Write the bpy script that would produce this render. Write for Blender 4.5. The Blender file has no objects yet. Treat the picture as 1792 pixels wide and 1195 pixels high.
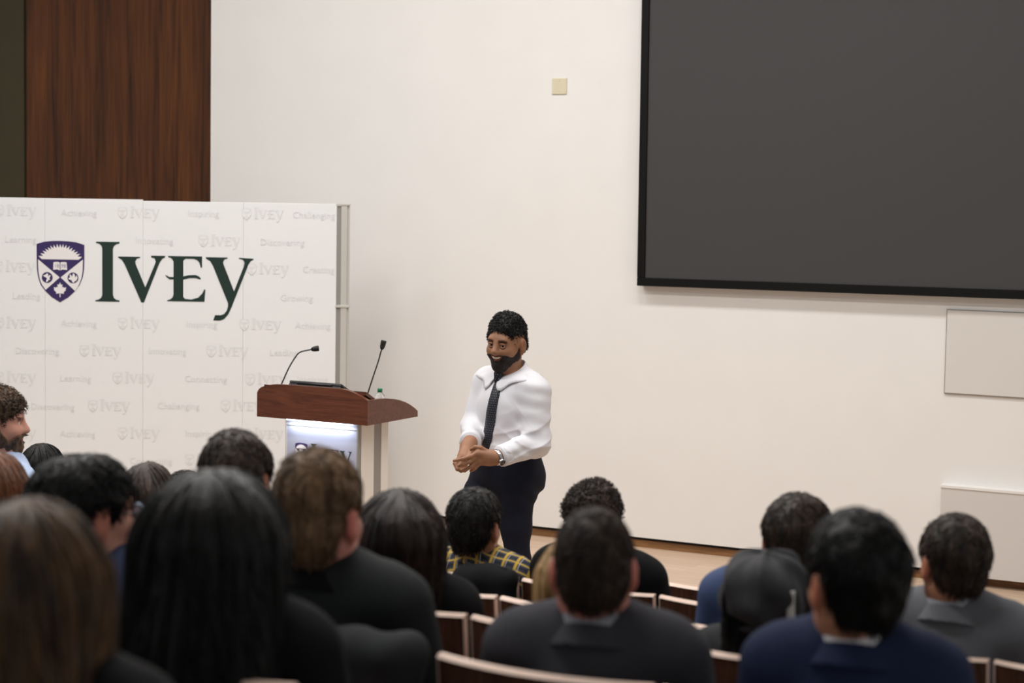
import bpy, bmesh, math, random
import numpy as np
from mathutils import Matrix, Vector
from mathutils.geometry import tessellate_polygon

# ------------------------------------------------------------------ camera, world, exposure
scene = bpy.context.scene
COL = scene.collection
scene.view_settings.view_transform = 'Standard'
scene.view_settings.look = 'None'
scene.view_settings.gamma = 1.0
scene.view_settings.use_curve_mapping = False
scene.view_settings.exposure = 0.0
CAM_H, PITCH, ROLL = 2.34, 0.07628, 0.016
fw = Vector((0, math.cos(PITCH), -math.sin(PITCH)))
up0 = Vector((0, math.sin(PITCH), math.cos(PITCH)))
rt = Vector((1, 0, 0)) * math.cos(ROLL) + up0 * math.sin(ROLL)
up = up0 * math.cos(ROLL) - Vector((1, 0, 0)) * math.sin(ROLL)
cd = bpy.data.cameras.new('camera')
cd.sensor_width = 36.0
cd.lens = 66.9
cd.clip_end = 200
cd.dof.use_dof = True
cd.dof.focus_distance = 9.55
cd.dof.aperture_fstop = 2.8
cam = bpy.data.objects.new('camera', cd)
COL.objects.link(cam)
cam.matrix_world = Matrix(((rt.x, up.x, -fw.x, 0), (rt.y, up.y, -fw.y, 0), (rt.z, up.z, -fw.z, CAM_H), (0, 0, 0, 1)))
scene.camera = cam

world = bpy.data.worlds.new('world')
scene.world = world
world.use_nodes = True
wb = world.node_tree.nodes['Background']
wb.inputs[0].default_value = (1.0, 0.985, 0.965, 1)
wb.inputs[1].default_value = 0.36

ANG = math.radians(28.2)                       # the hall is turned against the view
U = Vector((math.cos(ANG), -math.sin(ANG), 0))  # along the wall and the rows
N = Vector((math.sin(ANG), math.cos(ANG), 0))   # towards the wall
RZ = -ANG
W0 = Vector((0.148, 13.028, 0))                # a point at the foot of the wall
CEIL = 5.6

def hall(a, b, z=0.0):
    """a metres along the wall, b metres in front of it"""
    return W0 + U * a - N * b + Vector((0, 0, z))

def area(name, loc, sx, sy, power, col=(1, .985, .965), rz=RZ):
    l = bpy.data.lights.new(name, 'AREA')
    l.shape = 'RECTANGLE'; l.size = sx; l.size_y = sy
    l.energy = power; l.color = col
    o = bpy.data.objects.new(name, l)
    COL.objects.link(o)
    o.location = loc; o.rotation_euler = (0, 0, rz)
    return o

# ceiling light panels (along wall, in front of wall, length, width, watts); their fixtures are built with the ceiling
PANELS = [(-3.6, 2.6, 1.8, .5, 26), (-0.9, 2.6, 1.8, .5, 62), (1.9, 2.6, 1.8, .5, 70), (4.6, 2.6, 1.8, .5, 46),
          (-3.0, 5.6, 1.8, .5, 60), (0.0, 5.6, 1.8, .5, 76), (3.0, 5.6, 1.8, .5, 72),
          (-3.0, 8.4, 1.8, .5, 42), (0.0, 8.4, 1.8, .5, 46), (3.0, 8.4, 1.8, .5, 46)]
for (a_, b_, l_, w_, p_) in PANELS:
    area('ceiling_panel_light', hall(a_, b_, CEIL - .06), l_, w_, p_)

# ------------------------------------------------------------------ materials
MATS = {}
def nmat(name):
    m = bpy.data.materials.new(name); m.use_nodes = True
    return m, m.node_tree, m.node_tree.nodes['Principled BSDF']
def L(nt, a, b): nt.links.new(a, b)
def srgb(r, g, b):
    f = lambda c: (c / 255 / 12.92) if c / 255 <= .04045 else ((c / 255 + .055) / 1.055) ** 2.4
    return (f(r), f(g), f(b), 1)
def plain(name, col, rough=.6, metal=0.0, spec=.5, noise=0.0, nscale=30.0, bump=0.0, emit=None, estr=0, sheen=0.0):
    if name in MATS: return MATS[name]
    m, nt, b = nmat(name)
    b.inputs['Roughness'].default_value = rough
    b.inputs['Metallic'].default_value = metal
    b.inputs['Specular IOR Level'].default_value = spec
    b.inputs['Base Color'].default_value = col
    if sheen: b.inputs['Sheen Weight'].default_value = sheen
    if emit:
        b.inputs['Emission Color'].default_value = emit; b.inputs['Emission Strength'].default_value = estr
    if noise or bump:
        tc = nt.nodes.new('ShaderNodeTexCoord'); nz = nt.nodes.new('ShaderNodeTexNoise')
        nz.inputs['Scale'].default_value = nscale; nz.inputs['Detail'].default_value = 4
        L(nt, tc.outputs['Object'], nz.inputs['Vector'])
        if noise:
            r = nt.nodes.new('ShaderNodeValToRGB')
            r.color_ramp.elements[0].position = .3; r.color_ramp.elements[1].position = .7
            r.color_ramp.elements[0].color = tuple(c * (1 - noise) for c in col[:3]) + (1,)
            r.color_ramp.elements[1].color = tuple(min(1, c * (1 + noise)) for c in col[:3]) + (1,)
            L(nt, nz.outputs['Fac'], r.inputs['Fac']); L(nt, r.outputs['Color'], b.inputs['Base Color'])
        if bump:
            bp = nt.nodes.new('ShaderNodeBump'); bp.inputs['Strength'].default_value = bump; bp.inputs['Distance'].default_value = .004
            L(nt, nz.outputs['Fac'], bp.inputs['Height']); L(nt, bp.outputs['Normal'], b.inputs['Normal'])
    MATS[name] = m
    return m

def wood(name, dark, light, scale=(14, 14, .7), rough=.45, spec=.4, detail=6, dist=1.2):
    """long-grained wood; the scale stretches the grain along one object axis"""
    if name in MATS: return MATS[name]
    m, nt, b = nmat(name)
    tc = nt.nodes.new('ShaderNodeTexCoord'); mp = nt.nodes.new('ShaderNodeMapping')
    mp.inputs['Scale'].default_value = scale
    L(nt, tc.outputs['Object'], mp.inputs['Vector'])
    n1 = nt.nodes.new('ShaderNodeTexNoise'); n1.inputs['Scale'].default_value = 1.0
    n1.inputs['Detail'].default_value = detail; n1.inputs['Distortion'].default_value = dist; n1.inputs['Roughness'].default_value = .62
    L(nt, mp.outputs['Vector'], n1.inputs['Vector'])
    n2 = nt.nodes.new('ShaderNodeTexNoise'); n2.inputs['Scale'].default_value = 5.0; n2.inputs['Detail'].default_value = 3
    L(nt, mp.outputs['Vector'], n2.inputs['Vector'])
    mx = nt.nodes.new('ShaderNodeMix'); mx.inputs['Factor'].default_value = .35
    L(nt, n1.outputs['Fac'], mx.inputs['A']); L(nt, n2.outputs['Fac'], mx.inputs['B'])
    r = nt.nodes.new('ShaderNodeValToRGB')
    r.color_ramp.elements[0].position = .33; r.color_ramp.elements[1].position = .68
    r.color_ramp.elements[0].color = dark; r.color_ramp.elements[1].color = light
    L(nt, mx.outputs['Result'], r.inputs['Fac']); L(nt, r.outputs['Color'], b.inputs['Base Color'])
    b.inputs['Roughness'].default_value = rough; b.inputs['Specular IOR Level'].default_value = spec
    bp = nt.nodes.new('ShaderNodeBump'); bp.inputs['Strength'].default_value = .12; bp.inputs['Distance'].default_value = .002
    L(nt, mx.outputs['Result'], bp.inputs['Height']); L(nt, bp.outputs['Normal'], b.inputs['Normal'])
    MATS[name] = m
    return m

def hair_mat(name, dark, light, rough=.5, spec=.5, fine=110.0):
    if name in MATS: return MATS[name]
    m, nt, b = nmat(name)
    tc = nt.nodes.new('ShaderNodeTexCoord'); mp = nt.nodes.new('ShaderNodeMapping')
    mp.inputs['Scale'].default_value = (fine, fine, fine * .09)
    L(nt, tc.outputs['Object'], mp.inputs['Vector'])
    n1 = nt.nodes.new('ShaderNodeTexNoise'); n1.inputs['Scale'].default_value = 1; n1.inputs['Detail'].default_value = 3
    n1.inputs['Distortion'].default_value = .6
    L(nt, mp.outputs['Vector'], n1.inputs['Vector'])
    n2 = nt.nodes.new('ShaderNodeTexNoise'); n2.inputs['Scale'].default_value = .22; n2.inputs['Detail'].default_value = 2
    L(nt, mp.outputs['Vector'], n2.inputs['Vector'])
    mx = nt.nodes.new('ShaderNodeMix'); mx.inputs['Factor'].default_value = .5
    L(nt, n1.outputs['Fac'], mx.inputs['A']); L(nt, n2.outputs['Fac'], mx.inputs['B'])
    r = nt.nodes.new('ShaderNodeValToRGB')
    r.color_ramp.elements[0].position = .38; r.color_ramp.elements[1].position = .64
    r.color_ramp.elements[0].color = dark; r.color_ramp.elements[1].color = light
    L(nt, mx.outputs['Result'], r.inputs['Fac']); L(nt, r.outputs['Color'], b.inputs['Base Color'])
    b.inputs['Roughness'].default_value = rough; b.inputs['Specular IOR Level'].default_value = spec
    bp = nt.nodes.new('ShaderNodeBump'); bp.inputs['Strength'].default_value = .55; bp.inputs['Distance'].default_value = .004
    L(nt, n1.outputs['Fac'], bp.inputs['Height']); L(nt, bp.outputs['Normal'], b.inputs['Normal'])
    MATS[name] = m
    return m

def skin_mat(name, col):
    """skin colour times the painted tint of lips and brows"""
    if name in MATS: return MATS[name]
    m, nt, b = nmat(name)
    at = nt.nodes.new('ShaderNodeAttribute'); at.attribute_name = 'tint'
    mx = nt.nodes.new('ShaderNodeMix'); mx.data_type = 'RGBA'; mx.blend_type = 'MULTIPLY'; mx.inputs[0].default_value = 1
    nz = nt.nodes.new('ShaderNodeTexNoise'); nz.inputs['Scale'].default_value = 22; nz.inputs['Detail'].default_value = 3
    r = nt.nodes.new('ShaderNodeValToRGB')
    r.color_ramp.elements[0].color = tuple(c * .86 for c in col[:3]) + (1,); r.color_ramp.elements[1].color = tuple(min(1, c * 1.12) for c in col[:3]) + (1,)
    L(nt, nz.outputs['Fac'], r.inputs['Fac'])
    L(nt, r.outputs['Color'], mx.inputs[6]); L(nt, at.outputs['Color'], mx.inputs[7])
    L(nt, mx.outputs[2], b.inputs['Base Color'])
    b.inputs['Roughness'].default_value = .5; b.inputs['Specular IOR Level'].default_value = .4
    b.inputs['Subsurface Weight'].default_value = .08; b.inputs['Subsurface Radius'].default_value = (.01, .004, .002)
    MATS[name] = m
    return m

M_WALL = plain('wall_paint', (.83, .815, .795, 1), .75, spec=.25, noise=.012, nscale=3, bump=.02)
M_CEIL = plain('ceiling_paint', (.75, .73, .70, 1), .85)
M_WALNUT = wood('walnut_panel', srgb(48, 23, 8), srgb(108, 62, 27), (9, 9, .45), .42, .35)
M_OLIVE = plain('olive_paint', srgb(66, 58, 36), .7, noise=.05, nscale=6)
M_FLOOR = None
M_SKIRT = wood('skirting_oak', srgb(100, 70, 42), srgb(150, 108, 68), (2, 2, 20), .5)
M_BLACK = plain('black_frame', srgb(7, 7, 7), .6, spec=.2)
M_SCREEN = plain('grey_screen_cloth', srgb(66, 65, 66), .7, spec=.25, noise=.03, nscale=260)
M_CHAIR = wood('dark_chair_veneer', srgb(56, 34, 25), srgb(96, 62, 45), (38, 38, 1.6), .5, .3)
M_EDGE = plain('pale_ply_edge', srgb(240, 212, 195), .5, noise=.05, nscale=40)
M_SEATPAN = wood('seat_veneer', srgb(60, 38, 28), srgb(98, 66, 48), (30, 2, 30), .5, .3)
M_STEEL = plain('brushed_steel', srgb(150, 150, 150), .35, metal=.9)
M_CARPET = plain('dark_carpet', srgb(58, 52, 50), .95, noise=.15, nscale=180, bump=.2)
# ------------------------------------------------------------------ mesh helpers
def tagit(o, label=None, cat=None, group=None, kind=None):
    if label: o['label'] = label
    if cat: o['category'] = cat
    if group: o['group'] = group
    if kind: o['kind'] = kind
    return o
def empty(name, loc=(0, 0, 0), rz=0.0, parent=None):
    o = bpy.data.objects.new(name, None); COL.objects.link(o)
    o.empty_display_size = .1
    o.location = loc; o.rotation_euler = (0, 0, rz)
    if parent: o.parent = parent
    return o
def mesh_obj(name, verts, faces, mat, parent=None, smooth=False, loc=None, rz=None):
    me = bpy.data.meshes.new(name)
    me.from_pydata([tuple(v) for v in verts], [], [tuple(f) for f in faces])
    me.update()
    return link_mesh(name, me, mat, parent, smooth, loc, rz)
def link_mesh(name, me, mat, parent=None, smooth=False, loc=None, rz=None):
    if mat is not None and len(me.materials) == 0: me.materials.append(mat)
    if smooth:
        me.polygons.foreach_set('use_smooth', np.ones(len(me.polygons), dtype=bool))
    o = bpy.data.objects.new(name, me); COL.objects.link(o)
    if parent: o.parent = parent
    if loc is not None: o.location = loc
    if rz is not None: o.rotation_euler = (0, 0, rz)
    return o
def bm_obj(name, bm, mat, parent=None, smooth=False, loc=None, rz=None):
    me = bpy.data.meshes.new(name); bmesh.ops.recalc_face_normals(bm, faces=bm.faces)
    bm.to_mesh(me); bm.free()
    return link_mesh(name, me, mat, parent, smooth, loc, rz)
def bbox(bm, x0, x1, y0, y1, z0, z1, bev=0.0, seg=2):
    vs = [bm.verts.new((x, y, z)) for x in (x0, x1) for y in (y0, y1) for z in (z0, z1)]
    idx = [(0, 1, 3, 2), (4, 6, 7, 5), (0, 4, 5, 1), (2, 3, 7, 6), (0, 2, 6, 4), (1, 5, 7, 3)]
    fs = [bm.faces.new([vs[i] for i in f]) for f in idx]
    if bev:
        es = list({e for f in fs for e in f.edges})
        bmesh.ops.bevel(bm, geom=es, offset=bev, segments=seg, profile=.5, affect='EDGES')
def box(name, x0, x1, y0, y1, z0, z1, mat, parent=None, bev=0.0, loc=None, rz=None):
    bm = bmesh.new(); bbox(bm, x0, x1, y0, y1, z0, z1, bev)
    return bm_obj(name, bm, mat, parent, False, loc, rz)
def tube(name, pts, rad, mat, parent=None, seg=10, caps=True):
    """a tube along points; rad a number or one per point"""
    pts = [Vector(p) for p in pts]
    rr = [rad] * len(pts) if not hasattr(rad, '__len__') else list(rad)
    vs, fs = [], []
    ref = Vector((0, 0, 1))
    for i, p in enumerate(pts):
        t = (pts[min(i + 1, len(pts) - 1)] - pts[max(i - 1, 0)]).normalized()
        a = t.cross(ref)
        if a.length < 1e-3: a = t.cross(Vector((1, 0, 0)))
        a.normalize(); b = a.cross(t).normalized()
        for k in range(seg):
            w = 2 * math.pi * k / seg
            vs.append(p + (a * math.cos(w) + b * math.sin(w)) * rr[i])
    for i in range(len(pts) - 1):
        for k in range(seg):
            fs.append((i * seg + k, i * seg + (k + 1) % seg, (i + 1) * seg + (k + 1) % seg, (i + 1) * seg + k))
    if caps:
        fs.append(tuple(range(seg))[::-1]); fs.append(tuple(range((len(pts) - 1) * seg, len(pts) * seg)))
    return mesh_obj(name, vs, fs, mat, parent, True)
def lathe(name, prof, mat, parent=None, seg=24, loc=None):
    vs, fs = [], []
    for (r, z) in prof:
        for k in range(seg):
            w = 2 * math.pi * k / seg
            vs.append((r * math.cos(w), r * math.sin(w), z))
    for i in range(len(prof) - 1):
        for k in range(seg):
            fs.append((i * seg + k, i * seg + (k + 1) % seg, (i + 1) * seg + (k + 1) % seg, (i + 1) * seg + k))
    fs.append(tuple(range(seg))[::-1]); fs.append(tuple(range((len(prof) - 1) * seg, len(prof) * seg)))
    return mesh_obj(name, vs, fs, mat, parent, True, loc)
def spline(pts, n=8):
    """Catmull-Rom through points"""
    P = [Vector(p) for p in pts]; P = [P[0] * 2 - P[1]] + P + [P[-1] * 2 - P[-2]]
    out = []
    for i in range(1, len(P) - 2):
        for k in range(n):
            t = k / n
            out.append(.5 * ((2 * P[i]) + (P[i + 1] - P[i - 1]) * t + (2 * P[i - 1] - 5 * P[i] + 4 * P[i + 1] - P[i + 2]) * t * t
                             + (3 * P[i] - P[i - 1] - 3 * P[i + 1] + P[i + 2]) * t ** 3))
    out.append(P[-2]); return out
def copy_tree(o, parent=None):
    c = o.copy(); COL.objects.link(c)
    if parent: c.parent = parent
    for ch in list(o.children): copy_tree(ch, c)
    return c

# ------------------------------------------------------------------ implicit surfaces for bodies, hair and cloth
def ev(prim, X, Y, Z):
    t = prim[0]
    if t == 'c':
        a, b, ra, rb = prim[1:5]
        bx, by, bz = b[0] - a[0], b[1] - a[1], b[2] - a[2]
        l2 = bx * bx + by * by + bz * bz + 1e-12
        x, y, z = X - a[0], Y - a[1], Z - a[2]
        h = np.clip((x * bx + y * by + z * bz) / l2, 0, 1)
        return np.sqrt((x - h * bx) ** 2 + (y - h * by) ** 2 + (z - h * bz) ** 2) - (ra + h * (rb - ra))
    c, r, R = prim[1:4]
    x, y, z = X - c[0], Y - c[1], Z - c[2]
    if R is not None:
        x, y, z = (R[0][0] * x + R[0][1] * y + R[0][2] * z, R[1][0] * x + R[1][1] * y + R[1][2] * z, R[2][0] * x + R[2][1] * y + R[2][2] * z)
    k0 = np.sqrt((x / r[0]) ** 2 + (y / r[1]) ** 2 + (z / r[2]) ** 2)
    k1 = np.sqrt((x / r[0] ** 2) ** 2 + (y / r[1] ** 2) ** 2 + (z / r[2] ** 2) ** 2) + 1e-9
    return k0 * (k0 - 1) / k1
def pbox(prim):
    if prim[0] == 'c':
        a, b, ra, rb = prim[1:5]; r = max(ra, rb)
        return np.minimum(a, b) - r, np.maximum(a, b) + r
    c, r, R = prim[1:4]
    e = np.array(r) if R is None else np.sqrt(((np.array(R).T * np.array(r)) ** 2).sum(1))
    return np.array(c) - e, np.array(c) + e
def cone(a, b, ra, rb, k=.02, sub=False): return ('c', tuple(a), tuple(b), ra, rb, k, sub)
def ell(c, r, R=None, k=.02, sub=False): return ('e', tuple(c), tuple(r), R, k, sub)
def smin(a, b, k):
    if k <= 0: return np.minimum(a, b)
    h = np.maximum(k - np.abs(a - b), 0) / k
    return np.minimum(a, b) - h * h * k * .25
def smax(a, b, k): return -smin(-a, -b, k)
def sdf_at(prims, P, infl=0.0):
    P = np.asarray(P, dtype=float); d = np.full(len(P), 9.0)
    for p in prims:
        v = ev(p, P[:, 0], P[:, 1], P[:, 2])
        d = smax(d, -v, p[-2]) if p[-1] else smin(d, v, p[-2])
    return d - infl
def snoise(X, Y, Z, freq, seed, n=12):
    rng = np.random.RandomState(seed); out = 0
    for i in range(n):
        v = rng.normal(size=3); v *= freq * (.6 + .8 * rng.rand()) / np.linalg.norm(v)
        out = out + np.sin(v[0] * X + v[1] * Y + v[2] * Z + rng.rand() * 6.28)
    return out / n * 2.0
def field(prims, res, infl=0.0, post=None, lo=None, hi=None):
    bs = [pbox(p) for p in prims if not p[-1]]
    if lo is None:
        lo = np.min([b[0] for b in bs], 0) - infl - 3 * res
        hi = np.max([b[1] for b in bs], 0) + infl + 3 * res
    lo = np.array(lo, dtype=float); n = np.maximum(4, np.ceil((np.array(hi) - lo) / res).astype(int) + 1)
    ax = [lo[i] + res * np.arange(n[i]) for i in range(3)]
    d = np.full(tuple(n), 1.0, dtype=np.float32)
    for p in prims:
        b0, b1 = pbox(p); m = p[-2] + infl + 3 * res + .012
        s = [slice(max(0, int((b0[i] - m - lo[i]) / res)), min(n[i], int((b1[i] + m - lo[i]) / res) + 2)) for i in range(3)]
        if any(q.stop <= q.start for q in s): continue
        v = ev(p, ax[0][s[0]][:, None, None], ax[1][s[1]][None, :, None], ax[2][s[2]][None, None, :]).astype(np.float32)
        t = tuple(s)
        d[t] = smax(d[t], -v, p[-2]) if p[-1] else smin(d[t], v, p[-2])
    d -= infl
    if post is not None:
        d = post(d, ax[0][:, None, None], ax[1][None, :, None], ax[2][None, None, :])
    return d, lo
def nets(d, lo, res):
    """surface nets: one vertex for each cell the surface crosses"""
    ins = d < 0
    nx, ny, nz = d.shape
    cnt = np.zeros((nx - 1, ny - 1, nz - 1), dtype=np.int8)
    for i in (0, 1):
        for j in (0, 1):
            for k in (0, 1):
                cnt += ins[i:nx - 1 + i, j:ny - 1 + j, k:nz - 1 + k]
    act = np.argwhere((cnt > 0) & (cnt < 8))
    if len(act) == 0: return np.zeros((0, 3)), np.zeros((0, 4), int)
    cid = np.full(cnt.shape, -1, dtype=np.int64); cid[tuple(act.T)] = np.arange(len(act))
    cor = {(i, j, k): d[act[:, 0] + i, act[:, 1] + j, act[:, 2] + k] for i in (0, 1) for j in (0, 1) for k in (0, 1)}
    acc = np.zeros((len(act), 3)); num = np.zeros(len(act))
    for a in cor:
        for axis in range(3):
            if a[axis] == 1: continue
            b = list(a); b[axis] = 1; b = tuple(b)
            va, vb = cor[a], cor[b]
            m = (va < 0) != (vb < 0)
            t = np.where(m, va / np.where(m, va - vb, 1), 0)
            p = np.array(a, dtype=float)[None, :].repeat(len(act), 0); p[:, axis] += t
            acc[m] += p[m]; num[m] += 1
    V = lo + res * (act + acc / num[:, None])
    faces = []
    for axis in range(3):
        s0 = [slice(None)] * 3; s1 = [slice(None)] * 3
        s0[axis] = slice(0, -1); s1[axis] = slice(1, None)
        A, B = ins[tuple(s0)], ins[tuple(s1)]
        e = np.argwhere(A != B)
        o1, o2 = (axis + 1) % 3, (axis + 2) % 3
        e = e[(e[:, o1] > 0) & (e[:, o2] > 0) & (e[:, o1] < d.shape[o1] - 1) & (e[:, o2] < d.shape[o2] - 1)]
        fl = A[tuple(e.T)]
        q = []
        for (i, j) in ((-1, -1), (0, -1), (0, 0), (-1, 0)):
            c = e.copy(); c[:, o1] += i; c[:, o2] += j
            q.append(cid[tuple(c.T)])
        q = np.stack(q, 1); q[~fl] = q[~fl][:, ::-1]
        faces.append(q)
    return V, np.concatenate(faces)
def np_mesh(name, V, Fq):
    me = bpy.data.meshes.new(name)
    me.vertices.add(len(V)); me.vertices.foreach_set('co', V.astype(np.float32).ravel())
    me.loops.add(Fq.size); me.loops.foreach_set('vertex_index', Fq.astype(np.int32).ravel())
    me.polygons.add(len(Fq)); me.polygons.foreach_set('loop_start', np.arange(0, Fq.size, 4, dtype=np.int32))
    me.polygons.foreach_set('loop_total', np.full(len(Fq), 4, dtype=np.int32))
    me.update(calc_edges=True); me.validate()
    return me
def blob(name, prims, res, mat, parent=None, infl=0.0, post=None, lo=None, hi=None, tint=None, loc=None):
    d, l0 = field(prims, res, infl, post, lo, hi)
    V, Fq = nets(d, l0, res)
    me = np_mesh(name, V, Fq)
    if tint is not None:
        c = np.ones((len(V), 4), dtype=np.float32); c[:, :3] = tint(V)
        a = me.color_attributes.new('tint', 'FLOAT_COLOR', 'POINT'); a.data.foreach_set('color', c.ravel())
    return link_mesh(name, me, mat, parent, True, loc)
def strands(P, mesh, n, steps, seg, seed, mode='short', width=.002, wild=.5, lift=.006, crown=(0, -.045, .125)):
    """locks of hair that start on the hair mesh and follow it"""
    rng = np.random.RandomState(seed); V = np.zeros(len(mesh.vertices) * 3, dtype=np.float32); mesh.vertices.foreach_get('co', V); V = V.reshape(-1, 3).astype(float)
    if mode == 'long': pr = np.where(V[:, 2] > -.1, 1.0, .35); pr /= pr.sum(); idx = rng.choice(len(V), n, p=pr)
    else: idx = rng.randint(0, len(V), n)
    p = V[idx] + rng.normal(size=(n, 3)) * .001
    adds = [q for q in P if not q[-1]]
    def grad(q):
        e = .002; d0 = sdf_at(adds, q)
        g = np.stack([sdf_at(adds, q + np.eye(3)[i] * e) - d0 for i in range(3)], 1)
        return d0, g / (np.linalg.norm(g, axis=1, keepdims=True) + 1e-9)
    d0, nn = grad(p); off0 = d0 - .001
    rnd = rng.normal(size=(n, 3)) * wild; ph = rng.rand(n) * 6.28; ln = seg * (.6 + .8 * rng.rand(n))
    if mode != 'long': ln = ln * np.clip((p[:, 2] + .115) / .07, .2, 1)
    path = [p.copy()]; frames = []
    for s in range(steps):
        if mode == 'long':
            f = np.stack([.25 * p[:, 0] / .1, np.full(n, -.12) * (p[:, 2] > 0), np.full(n, -1.0)], 1) + .9 * np.clip((p[:, 2:3] - .05) / .07, 0, 1) * (p - np.array(crown)) / .1 + rnd
        elif mode == 'curl':
            f = (p - np.array(crown)) / .2 + rnd * 1.6 + np.stack([np.sin(ph + s * 1.9), np.cos(ph * 1.3 + s * 1.7), np.sin(ph * .7 + s * 2.1)], 1) * 1.5
        else:
            f = (p - np.array(crown)) / .12 + rnd
        f = f - nn * (f * nn).sum(1, keepdims=True) * (.5 if mode == 'curl' else 1.0)
        f /= np.linalg.norm(f, axis=1, keepdims=True) + 1e-9
        frames.append((f, nn))
        p = p + f * ln[:, None]
        d0, nn = grad(p)
        want = off0 + lift * (s + 1) / steps
        p = p - nn * (d0 - want)[:, None] * .8
        path.append(p.copy())
    frames.append(frames[-1])
    vs = np.zeros((n, steps + 1, 3, 3)); w0 = width * (.6 + .8 * rng.rand(n))
    for s in range(steps + 1):
        f, m_ = frames[s]; sd = np.cross(f, m_); w = (w0 * (1 - .75 * (s / steps) ** 2))[:, None]
        vs[:, s, 0] = path[s] + m_ * w; vs[:, s, 1] = path[s] + sd * w * 1.1 - m_ * w * .4; vs[:, s, 2] = path[s] - sd * w * 1.1 - m_ * w * .4
    b = (np.arange(n)[:, None] * (steps + 1) + np.arange(steps)[None, :]).ravel() * 3
    fs = np.concatenate([np.stack([b + j, b + (j + 1) % 3, b + 3 + (j + 1) % 3, b + 3 + j], 1) for j in range(3)])
    return vs.reshape(-1, 3), fs
def add_strands(o, P, *a, **k):
    """join the locks to the hair they grow from"""
    me = o.data; V = np.zeros(len(me.vertices) * 3, dtype=np.float32); me.vertices.foreach_get('co', V)
    Fq = np.zeros(len(me.polygons) * 4, dtype=np.int32); me.loops.foreach_get('vertex_index', Fq)
    v, f = strands(P, me, *a, **k)
    n = np_mesh('hair', np.concatenate([V.reshape(-1, 3), v]), np.concatenate([Fq.reshape(-1, 4), f + len(V) // 3]))
    n.materials.append(me.materials[0]); n.polygons.foreach_set('use_smooth', np.ones(len(n.polygons), dtype=bool))
    o.data = n; bpy.data.meshes.remove(me)
def rotm(yaw=0.0, pitch=0.0, tilt=0.0):
    """head axes: yaw left, chin down, tilt to the right shoulder (radians)"""
    return Matrix.Rotation(yaw, 3, 'Z') @ Matrix.Rotation(-pitch, 3, 'X') @ Matrix.Rotation(tilt, 3, 'Y')
# ------------------------------------------------------------------ the hall
def wall_box(name, a0, a1, b0, b1, z0, z1, mat, kind='structure', parent=None, bev=0.0):
    bm = bmesh.new(); bbox(bm, a0, a1, -b1, -b0, z0, z1, bev)
    o = bm_obj(name, bm, mat, parent, False)
    if parent is None:
        o.location = W0; o.rotation_euler = (0, 0, RZ)
    if kind: o['kind'] = kind
    return o
# maple stage floor, strips along the wall
m, nt, bs = nmat('maple_floor')
tc = nt.nodes.new('ShaderNodeTexCoord')
br = nt.nodes.new('ShaderNodeTexBrick'); br.inputs['Scale'].default_value = 1
br.inputs['Brick Width'].default_value = 1.4; br.inputs['Row Height'].default_value = .083; br.inputs['Mortar Size'].default_value = .0012
br.inputs['Color1'].default_value = (.80, .60, .44, 1); br.inputs['Color2'].default_value = (.72, .53, .385, 1); br.inputs['Mortar'].default_value = (.56, .40, .28, 1)
L(nt, tc.outputs['Object'], br.inputs['Vector'])
mp = nt.nodes.new('ShaderNodeMapping'); mp.inputs['Scale'].default_value = (1.5, 30, 1); L(nt, tc.outputs['Object'], mp.inputs['Vector'])
nz = nt.nodes.new('ShaderNodeTexNoise'); nz.inputs['Scale'].default_value = 1.5; nz.inputs['Detail'].default_value = 5; L(nt, mp.outputs['Vector'], nz.inputs['Vector'])
mx = nt.nodes.new('ShaderNodeMix'); mx.data_type = 'RGBA'; mx.blend_type = 'MULTIPLY'; mx.inputs[0].default_value = .35
L(nt, br.outputs['Color'], mx.inputs[6]); L(nt, nz.outputs['Fac'], mx.inputs[7]); L(nt, mx.outputs[2], bs.inputs['Base Color'])
bs.inputs['Roughness'].default_value = .38; bs.inputs['Specular IOR Level'].default_value = .35
M_FLOOR = m
fl = box('floor', -9, 8, -14.0, .4, -.12, 0, M_FLOOR, None, 0, W0, RZ); fl['kind'] = 'structure'
wl = wall_box('wall_front', -2.757, 8, -.3, 0, .07, CEIL, M_WALL)
wood_w = wall_box('wall_wood', -4.848, -2.757, -.42, -.30, 0, CEIL, M_WALNUT)
wall_box('wall_olive', -9, -4.875, -.42, -.30, 0, CEIL, M_OLIVE)
wall_box('trim_1', -4.875, -4.848, -.42, -.33, 0, CEIL, M_BLACK)
wall_box('shade_strip', -2.757, 8, -.12, -.012, .052, .07, M_BLACK)  # black strip stands in for the shadow gap above the skirting
wall_box('baseboard_front', -2.757, 8, -.12, -.022, 0, .056, M_SKIRT)
cl = box('ceiling', -9, 8, -14.0, .4, CEIL, CEIL + .1, M_CEIL, None, 0, W0, RZ); cl['kind'] = 'structure'
M_DIFF = plain('lamp_diffuser', (1, 1, 1, 1), .6, emit=(1, .94, .87, 1), estr=3.0)
LP = {0: 'ceiling light panel above the wood panelled end of the stage'}
for i, (a_, b_, l_, w_, p_) in enumerate(PANELS):
    t = empty('ceiling_light', hall(a_, b_, CEIL), RZ)
    tagit(t, 'white recessed ceiling light panel above the hall', 'light', 'ceiling light panels')
    bm = bmesh.new()
    bbox(bm, -l_ / 2 - .03, l_ / 2 + .03, -w_ / 2 - .03, -w_ / 2, -.05, 0); bbox(bm, -l_ / 2 - .03, l_ / 2 + .03, w_ / 2, w_ / 2 + .03, -.05, 0)
    bbox(bm, -l_ / 2 - .03, -l_ / 2, -w_ / 2, w_ / 2, -.05, 0); bbox(bm, l_ / 2, l_ / 2 + .03, -w_ / 2, w_ / 2, -.05, 0)
    bm_obj('frame', bm, plain('lamp_frame', (.8, .8, .8, 1), .5), t)
    box('diffuser', -l_ / 2, l_ / 2, -w_ / 2, w_ / 2, -.02, -.001, M_DIFF, t)

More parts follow.
